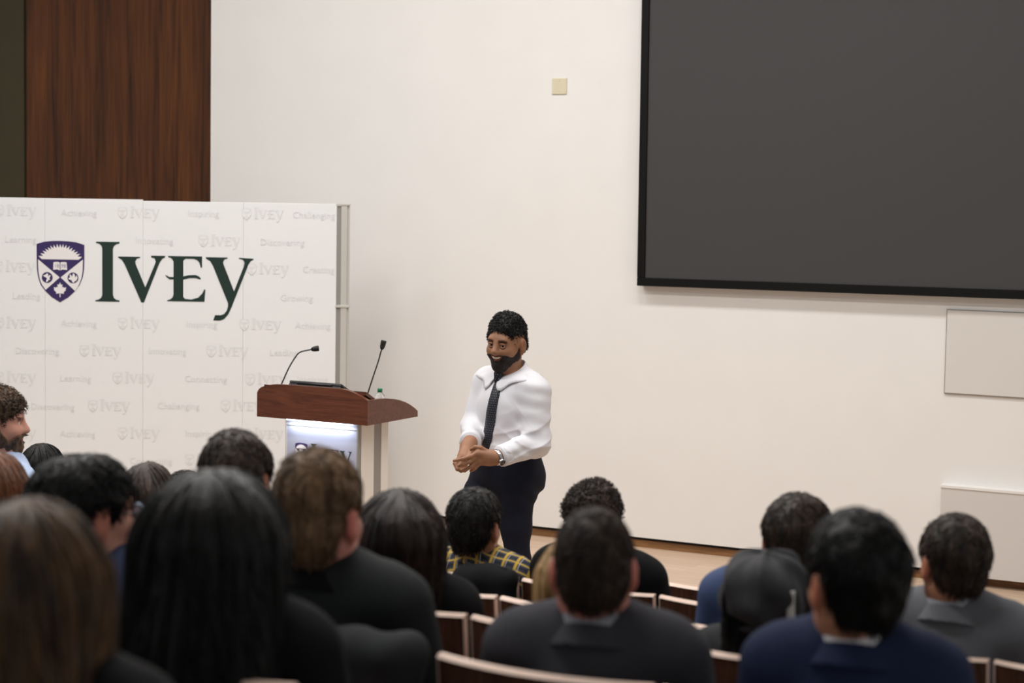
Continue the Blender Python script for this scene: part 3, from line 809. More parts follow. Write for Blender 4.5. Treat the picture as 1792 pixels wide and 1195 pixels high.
def head_tint(c, R, hs, brow=(.25, .2, .18), lip=(1.05, .62, .6), ear=(1.05, .8, .76), stubble=None, mz=0.0):
    Rm = np.array(R)
    def f(V):
        q = ((V - np.array(c)) @ Rm) / hs
        t = np.ones((len(V), 3))
        x, y, z = np.abs(q[:, 0]), q[:, 1], q[:, 2]
        near = (np.abs(q) < .14).all(1)
        m = near & (y > .06) & (x < .026) & (z < mz - .044) & (z > mz - .070); t[m] = lip
        m = near & (x > .079) & (np.abs(y) < .04) & (np.abs(z) < .05); t[m] = ear  # pinker ears: the light on them is put into the tint
        m = near & (y > .055) & (x > .013) & (x < .052) & (np.abs(z - (.031 - .25 * np.abs(x - .03))) < .0065); t[m] = brow
        if stubble is not None:
            m = near & (y > -.01) & (z < -.04 + .5 * np.maximum(0, .03 - y)) & ~((x < .022) & (z > -.068) & (z < -.046) & (y > .06)); t[m] = stubble
        return t
    return f
def short_hair(top=.022, side=.010, nape=-.085, amp=.004, freq=160, seed=1, back=.0, fringe=.075, temple=.03, n=1600, wild=.45, mode='short', seg=.0075, width=.0016, lift=.006):
    c = (0, -.015 - back / 2, .03 + top / 2 - .002)
    P = [ell(c, (.077 + side, .098 + side + back / 2, .087 + top / 2 + .002)), cone((0, -.045, -.03), (0, -.034, nape + .01), .068, .054, .03)]
    ys = [-.16, -.09, -.062, -.046, -.038, .010, .022, .05, .078, .11]; zs = [nape + .004, nape + .010, nape * .8, -.055, .028, .028, -.02 if temple > .02 else .02, temple, fringe * .8, fringe]
    def post(d, X, Y, Z):
        h = np.interp(Y, ys, zs)
        d = smax(d, (h - Z) * .75, .014)
        # side hair stands off the skull but the ear shows
        n_ = snoise(X, Y, Z, freq, seed) * amp * .6 + snoise(X, Y, Z, freq * .35, seed + 5) * amp * .9
        return (d + n_).astype(np.float32)
    return P, post, dict(n=n, steps=4, seg=seg, mode=mode, width=width, wild=wild, lift=lift)
def long_hair(length=.36, top=.018, side=.014, width=.1, seed=3, amp=.004, flare=1.0, front=True, part=0.0, n=1100, drape=0.0):
    P = [ell((0, -.018, .034), (.079 + side, .102 + side, .089 + top)),
         cone((-.035, -.06, .0), (-.05 * flare, -.085 - drape, -length), width * .72, width * .52, .06),
         cone((.035, -.06, .0), (.05 * flare, -.085 - drape, -length), width * .72, width * .52, .06)]
    if front:
        for s in (-1, 1): P.append(cone((s * .068, .012, .02), (s * .085 * flare, .02, -length * .8), .036, .034, .04))
    P.append(ell((0, .115, -.05), (.062, .10, .115), None, .02, True))
    def post(d, X, Y, Z):
        a = np.arctan2(X, -(Y + .01))
        w = .5 + .5 * np.clip((.08 - Z) / .1, 0, 1)
        g = (np.sin(a * 23 + 2 * np.sin(Z * 9 + seed)) * .5 + np.sin(a * 41 + 3 * np.sin(Z * 6 + seed * 2) + 1) * .35) * amp * w
        g = g + snoise(X, Y, Z * .35, 38, seed) * amp * 1.1
        if part: g = g + part * np.exp(-(X / .008) ** 2) * np.clip((Z - .06) / .05, 0, 1)
        edge = (-length - .015 + .02 * np.sin(X * 60 + seed) + .012 * np.sin(X * 131)) - Z
        return smax(d + g, edge, .02).astype(np.float32)
    return P, post, dict(n=n, steps=9, seg=.028, mode='long', width=.0021, wild=.12, lift=.003)
def seated_prims(ht, hairtop, w=1.0, lean=0.0, hx=0.0, hs=1.0, head_y=-.01, girth=1.0, drop=0.0):
    vtx = ht - hairtop; hc = np.array([hx, head_y + lean, vtx - .117 * hs]); zs = hc[2] - .175 - drop
    sh = lean * .8
    torso = [ell((0, -.01 + sh, zs - .13), (.16 * w, .112 * girth, .19), None, .06), cone((-.13 * w, -.012 + sh, zs), (.13 * w, -.012 + sh, zs), .06, .06, .05),
             cone((hx * .6, -.025 + sh, zs + .06), (-.125 * w, -.015 + sh, zs + .014), .046, .052, .06), cone((hx * .6, -.025 + sh, zs + .06), (.125 * w, -.015 + sh, zs + .014), .046, .052, .06),
             cone((hx * .6, -.038 + sh, zs + .02), (0, -.04 + sh, zs - .10), .05, .085, .05), ell((0, .0 + sh * .5, (zs + .45) / 2 + .02), (.148 * w, .115 * girth, .22), None, .06), ell((0, .01, .55), (.168, .135, .11), None, .05)]
    arms = []; fore = []
    for s in (-1, 1):
        a, b, c = (s * .168 * w, -.005 + sh, zs - .008), (s * .21 * w, .04 + sh, zs - .27), (s * .10, .27, .625)
        arms += [cone(a, b, .058, .047, .03), cone(b, c, .045, .032, .03)]
        fore += [cone(c, (s * .065, .335, .612), .027, .03, .015)]
        for f_ in range(4):
            k = (s * (.075 - .017 * f_), .37 - .006 * f_, .618 - .004 * abs(f_ - 1)); k2 = (k[0] - s * .012, k[1] + .035, .600); k3 = (k2[0] - s * .008, k2[1] + .012, .578)
            fore += [cone((s * .065, .335, .612), k, .02, .0095, .006), cone(k, k2, .0092, .0085, .004), cone(k2, k3, .0085, .007, .004)]
        fore += [cone((s * .07, .30, .622), (s * .03, .33, .634), .014, .0095, .01), cone((s * .03, .33, .634), (s * .018, .358, .63), .009, .0075, .004)]
    legs = []; feet = []
    for s in (-1, 1):
        legs += [cone((s * .085, .03, .545), (s * .105, .43, .53), .082, .06, .03), cone((s * .105, .43, .53), (s * .11, .42, .09), .055, .04, .03)]
        feet += [(s * .11, .42, .05)]
    neck = [cone(hc + np.array((0, -.022, -.06)), (hx * .6, -.03 + sh, zs + .03), .052 * hs, .057, .03)]
    return hc, zs, torso, arms, fore, legs, feet, neck
M_SHOE = plain('black_shoe', srgb(22, 20, 20), .4)
M_PANTS = {}
def person(k, s, ht, label, hairfn, hairmat, skin='pale', topmat=None, yaw=0.0, pitch=0.0, tilt=0.0, w=1.0, hx=0.0, lean=0.0, hs=1.0, body_yaw=0.0, fwd=.17, cloth='jacket',
           hairtop=.02, shirt=None, collar=None, pants=None, stub=None, res=.008, head_y=-.05, hres=.0048, girth=1.0, extra=None, infl=.014, fold=.004, drop=0.0):
    root = empty('person', row_pt(k, s, fwd), RZ + body_yaw); tagit(root, label, 'person', 'seated audience')
    hc, zs, torso, arms, fore, legs, feet, neck = seated_prims(ht, hairtop, w, lean, hx, hs, head_y, girth, drop)
    R = np.array(rotm(yaw - RZ - body_yaw, pitch, tilt))
    hp = head_prims(hc, R, hs)
    blob('body', torso + legs + arms + fore + neck + hp, res, SKIN[skin], root, tint=head_tint(hc, R, hs, stubble=stub))
    seed = int(abs(s) * 97 + k * 13) + 1
    def jp(d, X, Y, Z):
        n = snoise(X * 1.2, Y, Z * 1.4, 26, seed) * fold * .6 + snoise(X * 2, Y * 2, Z * .6, 45, seed + 2) * fold * .4
        d = d + n
        return smax(d, .46 - Z + 0 * X + 0 * Y, .02).astype(np.float32)
    jk = blob(cloth, torso + arms, res, topmat, root, infl, jp)
    def tp(d, X, Y, Z): return smax(d, .11 - Z + 0 * X + 0 * Y, .01).astype(np.float32)
    blob('trousers', legs + [torso[-1]], .012, pants or plain('dark_trousers', srgb(26, 27, 32), .8), root, .012, tp)
    for f in feet:
        blob('shoe', [ell((f[0], f[1] + .05, .045), (.047, .13, .045), None, .02), cone((f[0], f[1], .06), (f[0], f[1], .10), .045, .042, .02)], .009, M_SHOE, root, 0, lambda d, X, Y, Z: smax(d, .004 - Z + 0 * X + 0 * Y, .005).astype(np.float32))
    nk = np.array((hx * .6, -.03 + lean * .8, zs))
    def ring(name, mat, z0, hgt, r0, slope, th, parent, open_front=.5, tiltz=.35):
        def post(d, X, Y, Z):
            x, y = X - nk[0], Y - nk[1]; r = np.sqrt(x * x + (y * .92) ** 2) + 0 * Z; a = np.abs(np.arctan2(x, y)) + 0 * Z
            zc = Z - (zs + z0) + y * tiltz
            dd = np.abs(r - (r0 - zc * slope)) - th
            dd = np.maximum(dd, np.abs(zc) - hgt / 2); dd = np.maximum(dd, (open_front - a) * .08)
            return (dd - .0015).astype(np.float32)
        e = r0 + .06
        return blob(name, [], .0045, mat, parent, 0, post, nk + np.array((-e, -e, z0 - .08)), nk + np.array((e, e, z0 + .09)))
    if shirt is not None: ring('shirt_collar', shirt, .052, .05, .075, .15, .0035, root)
    if collar is not None: ring('jacket_collar', collar, .022, .05, .086, .5, .007, jk, .7)
    H = empty('head_pivot', tuple(hc), 0, root) if False else None
    MX = Matrix.Translation(Vector(hc)) @ Matrix([[float(v) for v in r] for r in R]).to_4x4() @ Matrix.Scale(hs, 4)
    if hairfn is not None:
        P, post, kw = hairfn
        o = blob('hair', P, hres, hairmat, root, 0, post, *([None, None] if P else [None, None]))
        add_strands(o, P, seed=seed, **kw)
        o.matrix_local = MX
    for sx in (-1, 1):
        o = link_mesh('eye', EYE, None, root); o.matrix_local = MX @ Matrix.Translation((sx * .031, .0745, .008))
    if extra: extra(root, MX, hc, zs, jk)
    return root
D = math.radians
H_BLACK = hair_mat('hair_black', srgb(4, 4, 5), srgb(15, 14, 14), .42, .25)
H_BLACK2 = hair_mat('hair_soft_black', srgb(11, 10, 10), srgb(44, 40, 38), .55, .35, 90)
H_BROWN = hair_mat('hair_brown', srgb(44, 31, 23), srgb(112, 86, 64), .5, .4)
H_DKBROWN = hair_mat('hair_dark_brown', srgb(20, 14, 12), srgb(70, 54, 44), .5, .35)
H_LTBROWN = hair_mat('hair_light_brown', srgb(62, 45, 30), srgb(138, 108, 78), .55, .35)
H_HONEY = hair_mat('hair_honey', srgb(22, 15, 10), srgb(98, 70, 42), .5, .4, 60)
H_BLONDE = hair_mat('hair_blonde', srgb(120, 88, 54), srgb(206, 172, 122), .5, .4)
H_AUBURN = hair_mat('hair_auburn', srgb(60, 32, 18), srgb(122, 74, 44), .5, .4)
H_ESPRESSO = hair_mat('hair_espresso', srgb(10, 7, 6), srgb(48, 33, 28), .45, .3, 70)
C_BLACK = plain('black_wool', srgb(17, 17, 19), .9, noise=.2, nscale=220, bump=.1, spec=.2)
C_CHAR = plain('charcoal_wool', srgb(60, 60, 66), .85, noise=.18, nscale=260, bump=.1, spec=.2)
C_GREY = plain('mid_grey_wool', srgb(102, 104, 110), .85, noise=.12, nscale=300, bump=.1, spec=.2)
C_NAVY = plain('navy_wool', srgb(29, 39, 67), .85, noise=.12, nscale=300, bump=.1, spec=.2)
C_BLUE = plain('blue_jacket', srgb(46, 66, 106), .8, noise=.1, nscale=200, bump=.1)
C_DKSLATE = plain('black_suit', srgb(36, 39, 41), .8, noise=.2, nscale=240, bump=.1, spec=.25)
C_LTBLUE = plain('light_blue_cotton', srgb(168, 184, 214), .75, noise=.05, nscale=60)
C_GREYKNIT = plain('light_grey_knit', srgb(170, 170, 172), .9, noise=.12, nscale=160, bump=.3)
C_WHITE = plain('white_shirt_cotton', srgb(224, 224, 228), .7)
C_GREYSHIRT = plain('grey_shirt_cotton', srgb(150, 154, 164), .7)
C_OLIVEBR = plain('dark_brown_knit', srgb(36, 28, 22), .9, noise=.2, nscale=160)
C_DENIM = plain('dark_blue_denim', srgb(40, 52, 84), .85, noise=.1, nscale=200)
# plaid cotton: yellow and pale lines over navy and grey squares
m, nt, b = nmat('plaid_cotton')
tc = nt.nodes.new('ShaderNodeTexCoord'); sp = nt.nodes.new('ShaderNodeSeparateXYZ'); L(nt, tc.outputs['Object'], sp.inputs[0])
def band(out, per, lo, hi):
    a = nt.nodes.new('ShaderNodeMath'); a.operation = 'WRAP'; a.inputs[1].default_value = per; a.inputs[2].default_value = 0
    L(nt, out, a.inputs[0])
    g = nt.nodes.new('ShaderNodeMath'); g.operation = 'GREATER_THAN'; g.inputs[1].default_value = lo; L(nt, a.outputs[0], g.inputs[0])
    l = nt.nodes.new('ShaderNodeMath'); l.operation = 'LESS_THAN'; l.inputs[1].default_value = hi; L(nt, a.outputs[0], l.inputs[0])
    p = nt.nodes.new('ShaderNodeMath'); p.operation = 'MULTIPLY'; L(nt, g.outputs[0], p.inputs[0]); L(nt, l.outputs[0], p.inputs[1])
    return p.outputs[0]
def mixc(f, a, c):
    x = nt.nodes.new('ShaderNodeMix'); x.data_type = 'RGBA'
    if isinstance(f, float): x.inputs[0].default_value = f
    else: L(nt, f, x.inputs[0])
    if isinstance(a, tuple): x.inputs[6].default_value = a
    else: L(nt, a, x.inputs[6])
    x.inputs[7].default_value = c
    return x.outputs[2]
sk = nt.nodes.new('ShaderNodeMath'); sk.operation = 'MULTIPLY_ADD'; sk.inputs[1].default_value = .9
L(nt, sp.outputs['Y'], sk.inputs[0]); L(nt, sp.outputs['Z'], sk.inputs[2])
c_ = mixc(band(sp.outputs['X'], 0.0450, 0.0000, 0.0195), srgb(34, 46, 82), srgb(64, 66, 74))
c_ = mixc(band(sk.outputs[0], 0.0450, 0.0000, 0.0165), c_, srgb(28, 32, 50))
c_ = mixc(band(sp.outputs['X'], 0.0450, 0.0255, 0.0345), c_, srgb(206, 170, 66))
c_ = mixc(band(sk.outputs[0], 0.0450, 0.0270, 0.0353), c_, srgb(210, 176, 76))
c_ = mixc(band(sp.outputs['X'], 0.0450, 0.0390, 0.0413), c_, srgb(200, 196, 190))
L(nt, c_, b.inputs['Base Color']); b.inputs['Roughness'].default_value = .85
C_PLAID = m

def strand_flyaways(root, MX, n, seed, mat, rad=.1, length=.03):
    """a few loose curls standing off the hair"""
    rng = random.Random(seed); vs, fs = [], []
    for i in range(n):
        th, ph = rng.uniform(0, 6.28), rng.uniform(-.1, 1.35)
        nrm = Vector((math.cos(th) * math.cos(ph), math.sin(th) * math.cos(ph), math.sin(ph)))
        p = Vector((nrm.x * .088, nrm.y * .108 - .015, nrm.z * .105 + .032)); tang = nrm.cross(Vector((rng.uniform(-1, 1), rng.uniform(-1, 1), rng.uniform(-1, 1)))).normalized()
        ring = []
        r = rng.uniform(.5, 1) * rad
        for k in range(6):
            t = k / 5; q = p + nrm * (length * math.sin(t * 2.4)) + tang * (length * 1.1 * t) ; b_ = len(vs)
            wd = .0022 * (1 - .6 * t); n2 = nrm.cross(tang)
            vs += [q + n2 * wd, q - n2 * wd * .5 + tang * wd, q - n2 * wd * .5 - tang * wd]
            if k:
                for j in range(3): fs.append((b_ - 3 + j, b_ - 3 + (j + 1) % 3, b_ + (j + 1) % 3, b_ + j))
    o = mesh_obj('loose_curls', vs, fs, mat, root, True); o.matrix_local = MX
    o['kind'] = 'stuff'
def glasses(root, MX, hc, zs, jk):
    mt = plain('glasses_frame', srgb(20, 20, 24), .3)
    P = []
    for s in (-1, 1):
        pts = [(s * (.034 + .024 * math.cos(a)), .108, .006 + .018 * math.sin(a)) for a in [2 * math.pi * k / 16 for k in range(17)]]
        o = tube('glasses_rim', pts, .0017, mt, root, 6); o.matrix_local = MX
        o = tube('glasses_temple', [(s * .058, .106, .01), (s * .082, .05, .012), (s * .087, -.01, .012), (s * .086, -.03, -.004)], .002, mt, root, 6); o.matrix_local = MX
        g = lathe('glasses_lens', [(.0, 0), (.023, 0), (.023, .0015), (0, .0015)], plain('lens_glint_blue', (.5, .62, .85, 1), .05, spec=.9), root, 20)  # opaque pale blue stands in for the glint on the lens
        g.matrix_local = MX @ Matrix.Translation((s * .034, .108, .006)) @ Matrix.Rotation(-math.pi / 2, 4, 'X')
def beard_part(root, MX, mat, hs=1.0, seed=4, thick=.006, amp=.002, freq=300, mz=0.0):
    P = head_prims((0, 0, 0), np.eye(3), 1.0, mz=mz)[:-6]
    def post(d, X, Y, Z):
        d = d + snoise(X, Y, Z, freq, seed) * amp
        line = np.interp(Y, [-.03, .0, .018, .045, .068, .084, .12], [.03, .02, -.026, -.056 + mz, -.052 + mz, -.038 + mz * .5, -.036 + mz * .5])     # cheek line
        d = smax(d, (Z - line) * .8, .006)
        d = smax(d, (-.004 - Y) * .8 + 0 * X + 0 * Z, .006)
        mouth = np.sqrt((X / .030) ** 2 + ((Z - mz + .057 - 7 * X * X) / .0125) ** 2 + 0 * Y) - 1
        d = np.where(Y > .05, np.maximum(d, -mouth * .012), d)
        nose = np.sqrt((X / .024) ** 2 + ((Z + .022) / .016) ** 2 + 0 * Y) - 1
        d = np.where(Y > .05, np.maximum(d, -nose * .012), d)
        return d.astype(np.float32)
    o = blob('beard', P, .0036, mat, root, thick, post); o.matrix_local = MX
    return o

# front to back
def girl_extra(root, MX, hc, zs, jk): pass
person(1, -4.97, 1.139, 'person with smooth black hair below the bearded man, before the display wall', long_hair(.26, .014, .010, .085, 11, part=.003), H_BLACK, 'tan', C_BLACK, D(-38), w=.88, cloth='sweater', hs=.93)
def bearded(root, MX, hc, zs, jk):
    beard_part(root, MX, H_BROWN, thick=.008, amp=.003, freq=240)
person(2, -4.78, 1.375, 'bearded man in profile with tousled brown hair and light blue shirt', short_hair(.034, .016, -.075, .006, 110, 21, .02, mode='curl', n=2200, seg=.008, width=.002, lift=.014, wild=.6), H_BROWN, 'pale', C_LTBLUE, D(-82), D(4), w=1.05, body_yaw=D(-35), cloth='shirt', hairtop=.04, hs=1.04, shirt=C_LTBLUE, extra=bearded, drop=.055)
person(2, -2.96, 1.098, 'black haired head barely showing before the display wall, left of the dark cropped head', short_hair(.02, .012, seed=33), H_BLACK2, 'tan', C_BLACK, D(-20), cloth='sweater')
person(2, -.45, 1.140, 'person in a yellow and navy plaid shirt with short black hair', short_hair(.026, .016, -.098, .003, 190, 41), H_BLACK2, 'tan', C_PLAID, D(-24), D(4), w=.96, hx=-.01, cloth='shirt', hairtop=.022, hs=1.02, shirt=C_PLAID, infl=.012)
def curly(root, MX, hc, zs, jk): strand_flyaways(root, MX, 90, 8, H_DKBROWN, length=.024)
person(2, .43, 1.210, 'person with thick curly dark hair and black jacket behind the charcoal suit', short_hair(.036, .022, -.09, .008, 150, 51, .01, mode='curl', n=2200, seg=.007, width=.0022, lift=.014), H_DKBROWN, 'tan', C_BLACK, D(-5), w=1.12, hairtop=.035, extra=curly, hs=1.0)
person(3, -2.87, 1.144, 'brown haired head between the black haired man and the dark cropped head', long_hair(.22, .014, .010, .085, 61), H_DKBROWN, 'pale', C_BLACK, D(-15), w=.9, cloth='sweater', hs=.96)
person(3, 1.74, 1.243, 'man with dark cropped hair in a blue jacket behind the black cap', short_hair(.020, .015, -.085, .003, 200, 71), H_DKBROWN, 'tan', C_BLUE, D(-16), w=1.22, hs=1.06, hx=.04)
person(3, 2.715, 1.223, 'man in a mid grey suit with short dark brown hair by the boxed panel', short_hair(.026, .014, -.08, .004, 130, 81, .008), H_DKBROWN, 'tan', C_GREY, D(10), D(2), w=1.02, hs=1.0, collar=C_GREY, shirt=C_GREYSHIRT, stub=(.45, .4, .38), hairtop=.022)
person(4, -3.35, 1.144, 'auburn haired head at the picture edge in front of the bearded man', long_hair(.28, .016, .012, .09, 91), H_AUBURN, 'pale', C_OLIVEBR, D(-25), w=.9, cloth='sweater')
person(4, -1.59, 1.274, 'man with dark cropped hair in front of the display wall beside the podium', short_hair(.022, .016, -.085, .004, 140, 101), H_DKBROWN, 'tan', C_BLACK, D(-15), D(0), w=1.0, hs=1.06)
person(4, -.53, 1.151, 'woman with long glossy dark brown hair in front of the speaker and podium', long_hair(.40, .020, .024, .125, 111, .005, 1.25), H_ESPRESSO, 'pale', C_BLACK, D(-8), w=.92, cloth='sweater', hs=1.02)
person(4, .51, 1.091, 'blonde person in light grey knit hidden behind the charcoal suited man', long_hair(.34, .016, .018, .105, 121, .004, 1.35), H_BLONDE, 'pale', C_GREYKNIT, D(-6), w=.9, cloth='sweater', hs=.98)
def capx(root, MX, hc, zs, jk):
    mt = plain('cap_cloth', srgb(34, 35, 39), .75, noise=.25, nscale=40, bump=.2)
    P = [ell((0, -.035, .05), (.112, .128, .085), None, .05), ell((0, -.055, .0), (.103, .105, .07), None, .05), ell((0, .03, .045), (.09, .10, .05), None, .04)]
    def post(d, X, Y, Z):
        a = np.arctan2(X, -(Y + .03))
        g = .007 * np.sin(5 * a + 45 * Z) + .008 * snoise(X, Y, Z, 50, 7) + .007 * np.abs(np.sin(4 * a))
        return smax(d + g, (-.055 - Z) * .8 + 0 * X + 0 * Y, .015).astype(np.float32)
    o = blob('cap', P, .005, mt, root, 0, post); o.matrix_local = MX
    bp = [(.098 * math.sin(a), -.018 - .112 * math.cos(a), -.05) for a in [2 * math.pi * k / 28 for k in range(29)]]
    q = tube('cap_band', bp, .012, mt, o, 8, False)
    q = mesh_obj('cap_peak', [(x, y, z) for (x, y, z) in [(-.07, .075, .012), (-.04, .13, .0), (0, .15, -.004), (.04, .13, .0), (.07, .075, .012), (-.07, .07, .022), (-.04, .125, .01), (0, .145, .006), (.04, .125, .01), (.07, .07, .022)]],
                 [(0, 1, 2, 3, 4), (9, 8, 7, 6, 5), (0, 5, 6, 1), (1, 6, 7, 2), (2, 7, 8, 3), (3, 8, 9, 4), (4, 9, 5, 0)], mt, o)
    q = box('cap_tag', .066, .084, -.142, -.108, -.022, .055, plain('pale_tag', srgb(206, 205, 198), .6), o, .003)
    q['label'] = 'pale upright strap on the side of the cap'
person(4, 1.50, 1.115, 'person in a black slouchy cap and dark jacket beside the navy suited man', long_hair(.20, -.02, -.004, .085, 131), H_BLACK, 'tan', C_DKSLATE, D(-14), w=1.0, hs=.97, extra=capx, hairtop=.03)
person(5, -2.03, 1.192, 'black haired man in glasses turned towards the podium, behind the honey haired woman', short_hair(.024, .022, -.088, .004, 120, 141, .01), H_BLACK, 'pale', C_DENIM, D(-48), D(3), w=1.0, hs=1.1, cloth='shirt', extra=glasses)
person(5, -.72, 1.255, 'man with light brown hair in a black suit in front of the podium', short_hair(.030, .010, -.10, .004, 120, 151, .0), H_LTBROWN, 'rosy', C_DKSLATE, D(-22), D(3), w=1.16, hs=1.1, collar=C_BLACK, hairtop=.026)
person(5, .59, 1.186, 'man in a charcoal suit with cropped dark brown hair, seen squarely from behind', short_hair(.016, .005, -.086, .002, 180, 161), H_DKBROWN, 'rosy', C_CHAR, D(-3), D(4), w=1.06, hs=1.0, collar=C_CHAR, shirt=C_GREYSHIRT, hairtop=.014, body_yaw=D(14))
person(5, 1.69, 1.234, 'man in a navy suit with thick black hair and white collar', short_hair(.032, .016, -.09, .005, 110, 171, .012), H_BLACK, 'tan', C_NAVY, D(14), D(4), w=.95, hs=1.02, collar=C_NAVY, shirt=C_WHITE, hairtop=.028, body_yaw=D(10))
person(6, -.566, 1.205, 'woman with long straight black hair, largest head in the foreground', long_hair(.50, .022, .026, .14, 181, .004, 1.3, drape=.09), H_BLACK, 'pale', C_BLACK, D(-10), w=1.0, cloth='sweater', hs=1.06)
person(7, -.13, 1.155, 'woman with honey brown hair at the bottom corner of the picture', long_hair(.46, .016, .016, .105, 191, .006, 1.15, drape=.05), H_HONEY, 'pale', C_BLACK, D(-14), w=.92, cloth='sweater', hs=1.04)

# coats hung over chair backs
def coat(k, s, x0, x1, drop, mat, label, seed, bulk=1.0):
    """a coat lying over the top of a chair back and hanging behind it"""
    t = empty('draped_coat', row_pt(k, s), RZ); tagit(t, label, 'coat', 'coats over chair backs')
    def cpost(d, X, Y, Z): return (d + snoise(X, Y, Z, 40, seed) * .004 + np.sin(X * 55 + 4 * np.sin(Z * 9 + seed)) * .003).astype(np.float32)
    yb = lambda x: -.045 * (1 - (x / .25) ** 2)
    n = 13; P = []
    for i in range(n):
        x = x0 + (x1 - x0) * i / (n - 1); x2 = x0 + (x1 - x0) * min(i + 1, n - 1) / (n - 1)
        P += [cone((x, yb(x) - .002, .865), (x2, yb(x2) - .002, .865), .034 * bulk, .034 * bulk, .03), cone((x, yb(x) - .035, .845), (x * 1.03, yb(x) - .03, .86 - drop), .042 * bulk, .034, .05)]
    blob('coat_body', P, .009, mat, t, 0, cpost)
    for q in (x0 * .5 + x1 * .1, x1 * .5 + x0 * .1):
        blob('coat_sleeve', [cone((q * .86, yb(q) - .045, .77), (q * .9, yb(q) - .06, .86 - drop * .95), .034, .03, .03)], .009, mat, t, 0, cpost)
    xm = (x0 + x1) / 2
    blob('coat_collar', [cone((xm - .07, yb(xm) - .005, .888), (xm + .07, yb(xm) - .005, .888), .019, .019, .02)], .007, mat, t, 0, cpost)
coat(2, -.5, .07, .23, .36, C_BLACK, 'black coat draped over the chair back behind the plaid shirt', 5, .62)
coat(5, -.56, -.24, .24, .42, C_DKSLATE, 'dark coat over the chair back of the light brown haired man', 6, .9)
# ------------------------------------------------------------------ the speaker
SPK = empty('person', (0, 9.5, 0)); tagit(SPK, 'smiling man in white shirt and dark dotted tie standing on the stage', 'person')
YB = D(130)
Rb = np.array(rotm(YB)); MB = [list(r) for r in Rb.T]
f_ = Rb @ np.array((0, 1, 0)); r_ = Rb @ np.array((1, 0, 0))
HS, HC = 1.07, np.array((-.029, -.03, 1.604))
RH = np.array(rotm(D(150), D(7), D(-3)))
HM = Matrix.Translation(Vector(HC)) @ Matrix([[float(v) for v in r] for r in RH]).to_4x4() @ Matrix.Scale(HS, 4)
def bl(p): return tuple(Rb @ np.array(p))
shL, shR = (.122, -.146, 1.372), (-.122, .146, 1.388)
elL, wrL = (.128, -.205, 1.128), (-.070, -.335, 1.072)
elR, wrR = (-.185, .085, 1.17), (-.200, -.17, 1.118)
s_torso = [ell((0, 0, 1.25), (.172, .118, .19), MB, .06), ell(tuple(np.array((0, 0, 1.28)) + f_ * .03), (.15, .105, .12), MB, .05),
           cone((0, 0, 1.355), tuple(np.array(shL) * (.85, .85, 1)), .05, .064, .05), cone((0, 0, 1.355), tuple(np.array(shR) * (.85, .85, 1)), .05, .064, .05),
           cone((-.005, .012, 1.405), (.09, -.10, 1.395), .044, .052, .05), cone((-.005, .012, 1.405), (-.09, .115, 1.405), .044, .052, .05),
           ell((-.008, 0, 1.08), (.158, .122, .21), MB, .06)]
s_arms = [cone(shL, elL, .064, .053, .035), cone(elL, wrL, .051, .034, .03), cone(shR, elR, .064, .052, .035), cone(elR, wrR, .05, .036, .03)]
pel = [ell((-.012, 0, .965), (.158, .132, .13), MB, .05), ell(tuple(np.array((.01, -.02, .93)) - f_ * .055), (.125, .105, .105), MB, .05)]
s_legs = pel + [cone((.032, -.07, .90), (.035, -.085, .69), .092, .055, .04), cone((.035, -.085, .69), (.045, -.085, .53), .055, .044, .04), cone((.045, -.085, .53), (.075, -.06, .09), .046, .040, .03),
          cone((-.085, .07, .91), (-.27, .0, .53), .105, .066, .04), cone((-.27, .0, .53), (-.33, .06, .09), .062, .046, .03)]
s_neck = [cone(tuple(HC + RH @ np.array((0, -.022, -.06))), (-.005, .0, 1.41), .062, .066, .03)]
def finger(pts, r0, r1):
    n = len(pts) - 1
    return [cone(pts[i], pts[i + 1], r0 + (r1 - r0) * i / n, r0 + (r1 - r0) * (i + 1) / n, .004) for i in range(n)]
def px(x, y, d):       # a spot given by where it shows beside the speaker's belt, d metres nearer than his middle
    return ((x - 896) / 350.5 + .0000456 * (y - 600), -d, 2.34 - (y - 343) / 350.5)
hands = []
# his left hand, back of the hand to the viewer, fingers pointing across
pL = px(851, 787, .35)
hands += [cone(wrL, px(858, 788, .34), .030, .030, .015), cone(px(858, 783, .34), px(838, 780, .355), .027, .022, .02), cone(px(858, 792, .335), px(840, 793, .35), .026, .021, .02)]
hands += finger([px(838, 778, .36), px(826, 784, .375), px(812, 788, .385), px(798, 791, .385)], .0125, .0075)
hands += finger([px(836, 785, .36), px(824, 793, .375), px(813, 798, .375), px(806, 801, .365)], .0125, .008)
hands += finger([px(837, 791, .355), px(827, 801, .365), px(818, 807, .36), px(812, 809, .345)], .0122, .008)
hands += finger([px(841, 796, .35), px(833, 805, .355), px(826, 810, .345)], .0112, .0078)
hands += finger([px(855, 778, .345), px(843, 770, .35), px(834, 769, .35), px(827, 773, .345)], .0135, .0088)
# his right hand, lightly closed below the other
hands += [cone(wrR, px(818, 775, .20), .031, .030, .015), cone(px(818, 775, .20), px(811, 790, .27), .030, .026, .02), cone(px(822, 780, .21), px(816, 793, .28), .026, .022, .02)]
hands += finger([px(806, 791, .29), px(799, 799, .32), px(803, 808, .335), px(809, 810, .325)], .0118, .008)
hands += finger([px(810, 794, .29), px(805, 804, .32), px(809, 811, .33), px(815, 811, .32)], .0118, .008)
hands += finger([px(814, 796, .285), px(811, 806, .31), px(816, 812, .315)], .0112, .008)
hands += finger([px(818, 796, .28), px(817, 805, .30), px(821, 809, .30)], .0102, .0075)
hands += finger([px(820, 777, .22), px(824, 785, .27), px(820, 793, .32)], .0125, .0088)
hd = head_prims(HC, RH, HS, 1.0, mz=.007)
_ht = head_tint(HC, RH, HS, brow=(.16, .13, .12), lip=(.72, .5, .47), ear=(1.0, .9, .86), mz=.007)
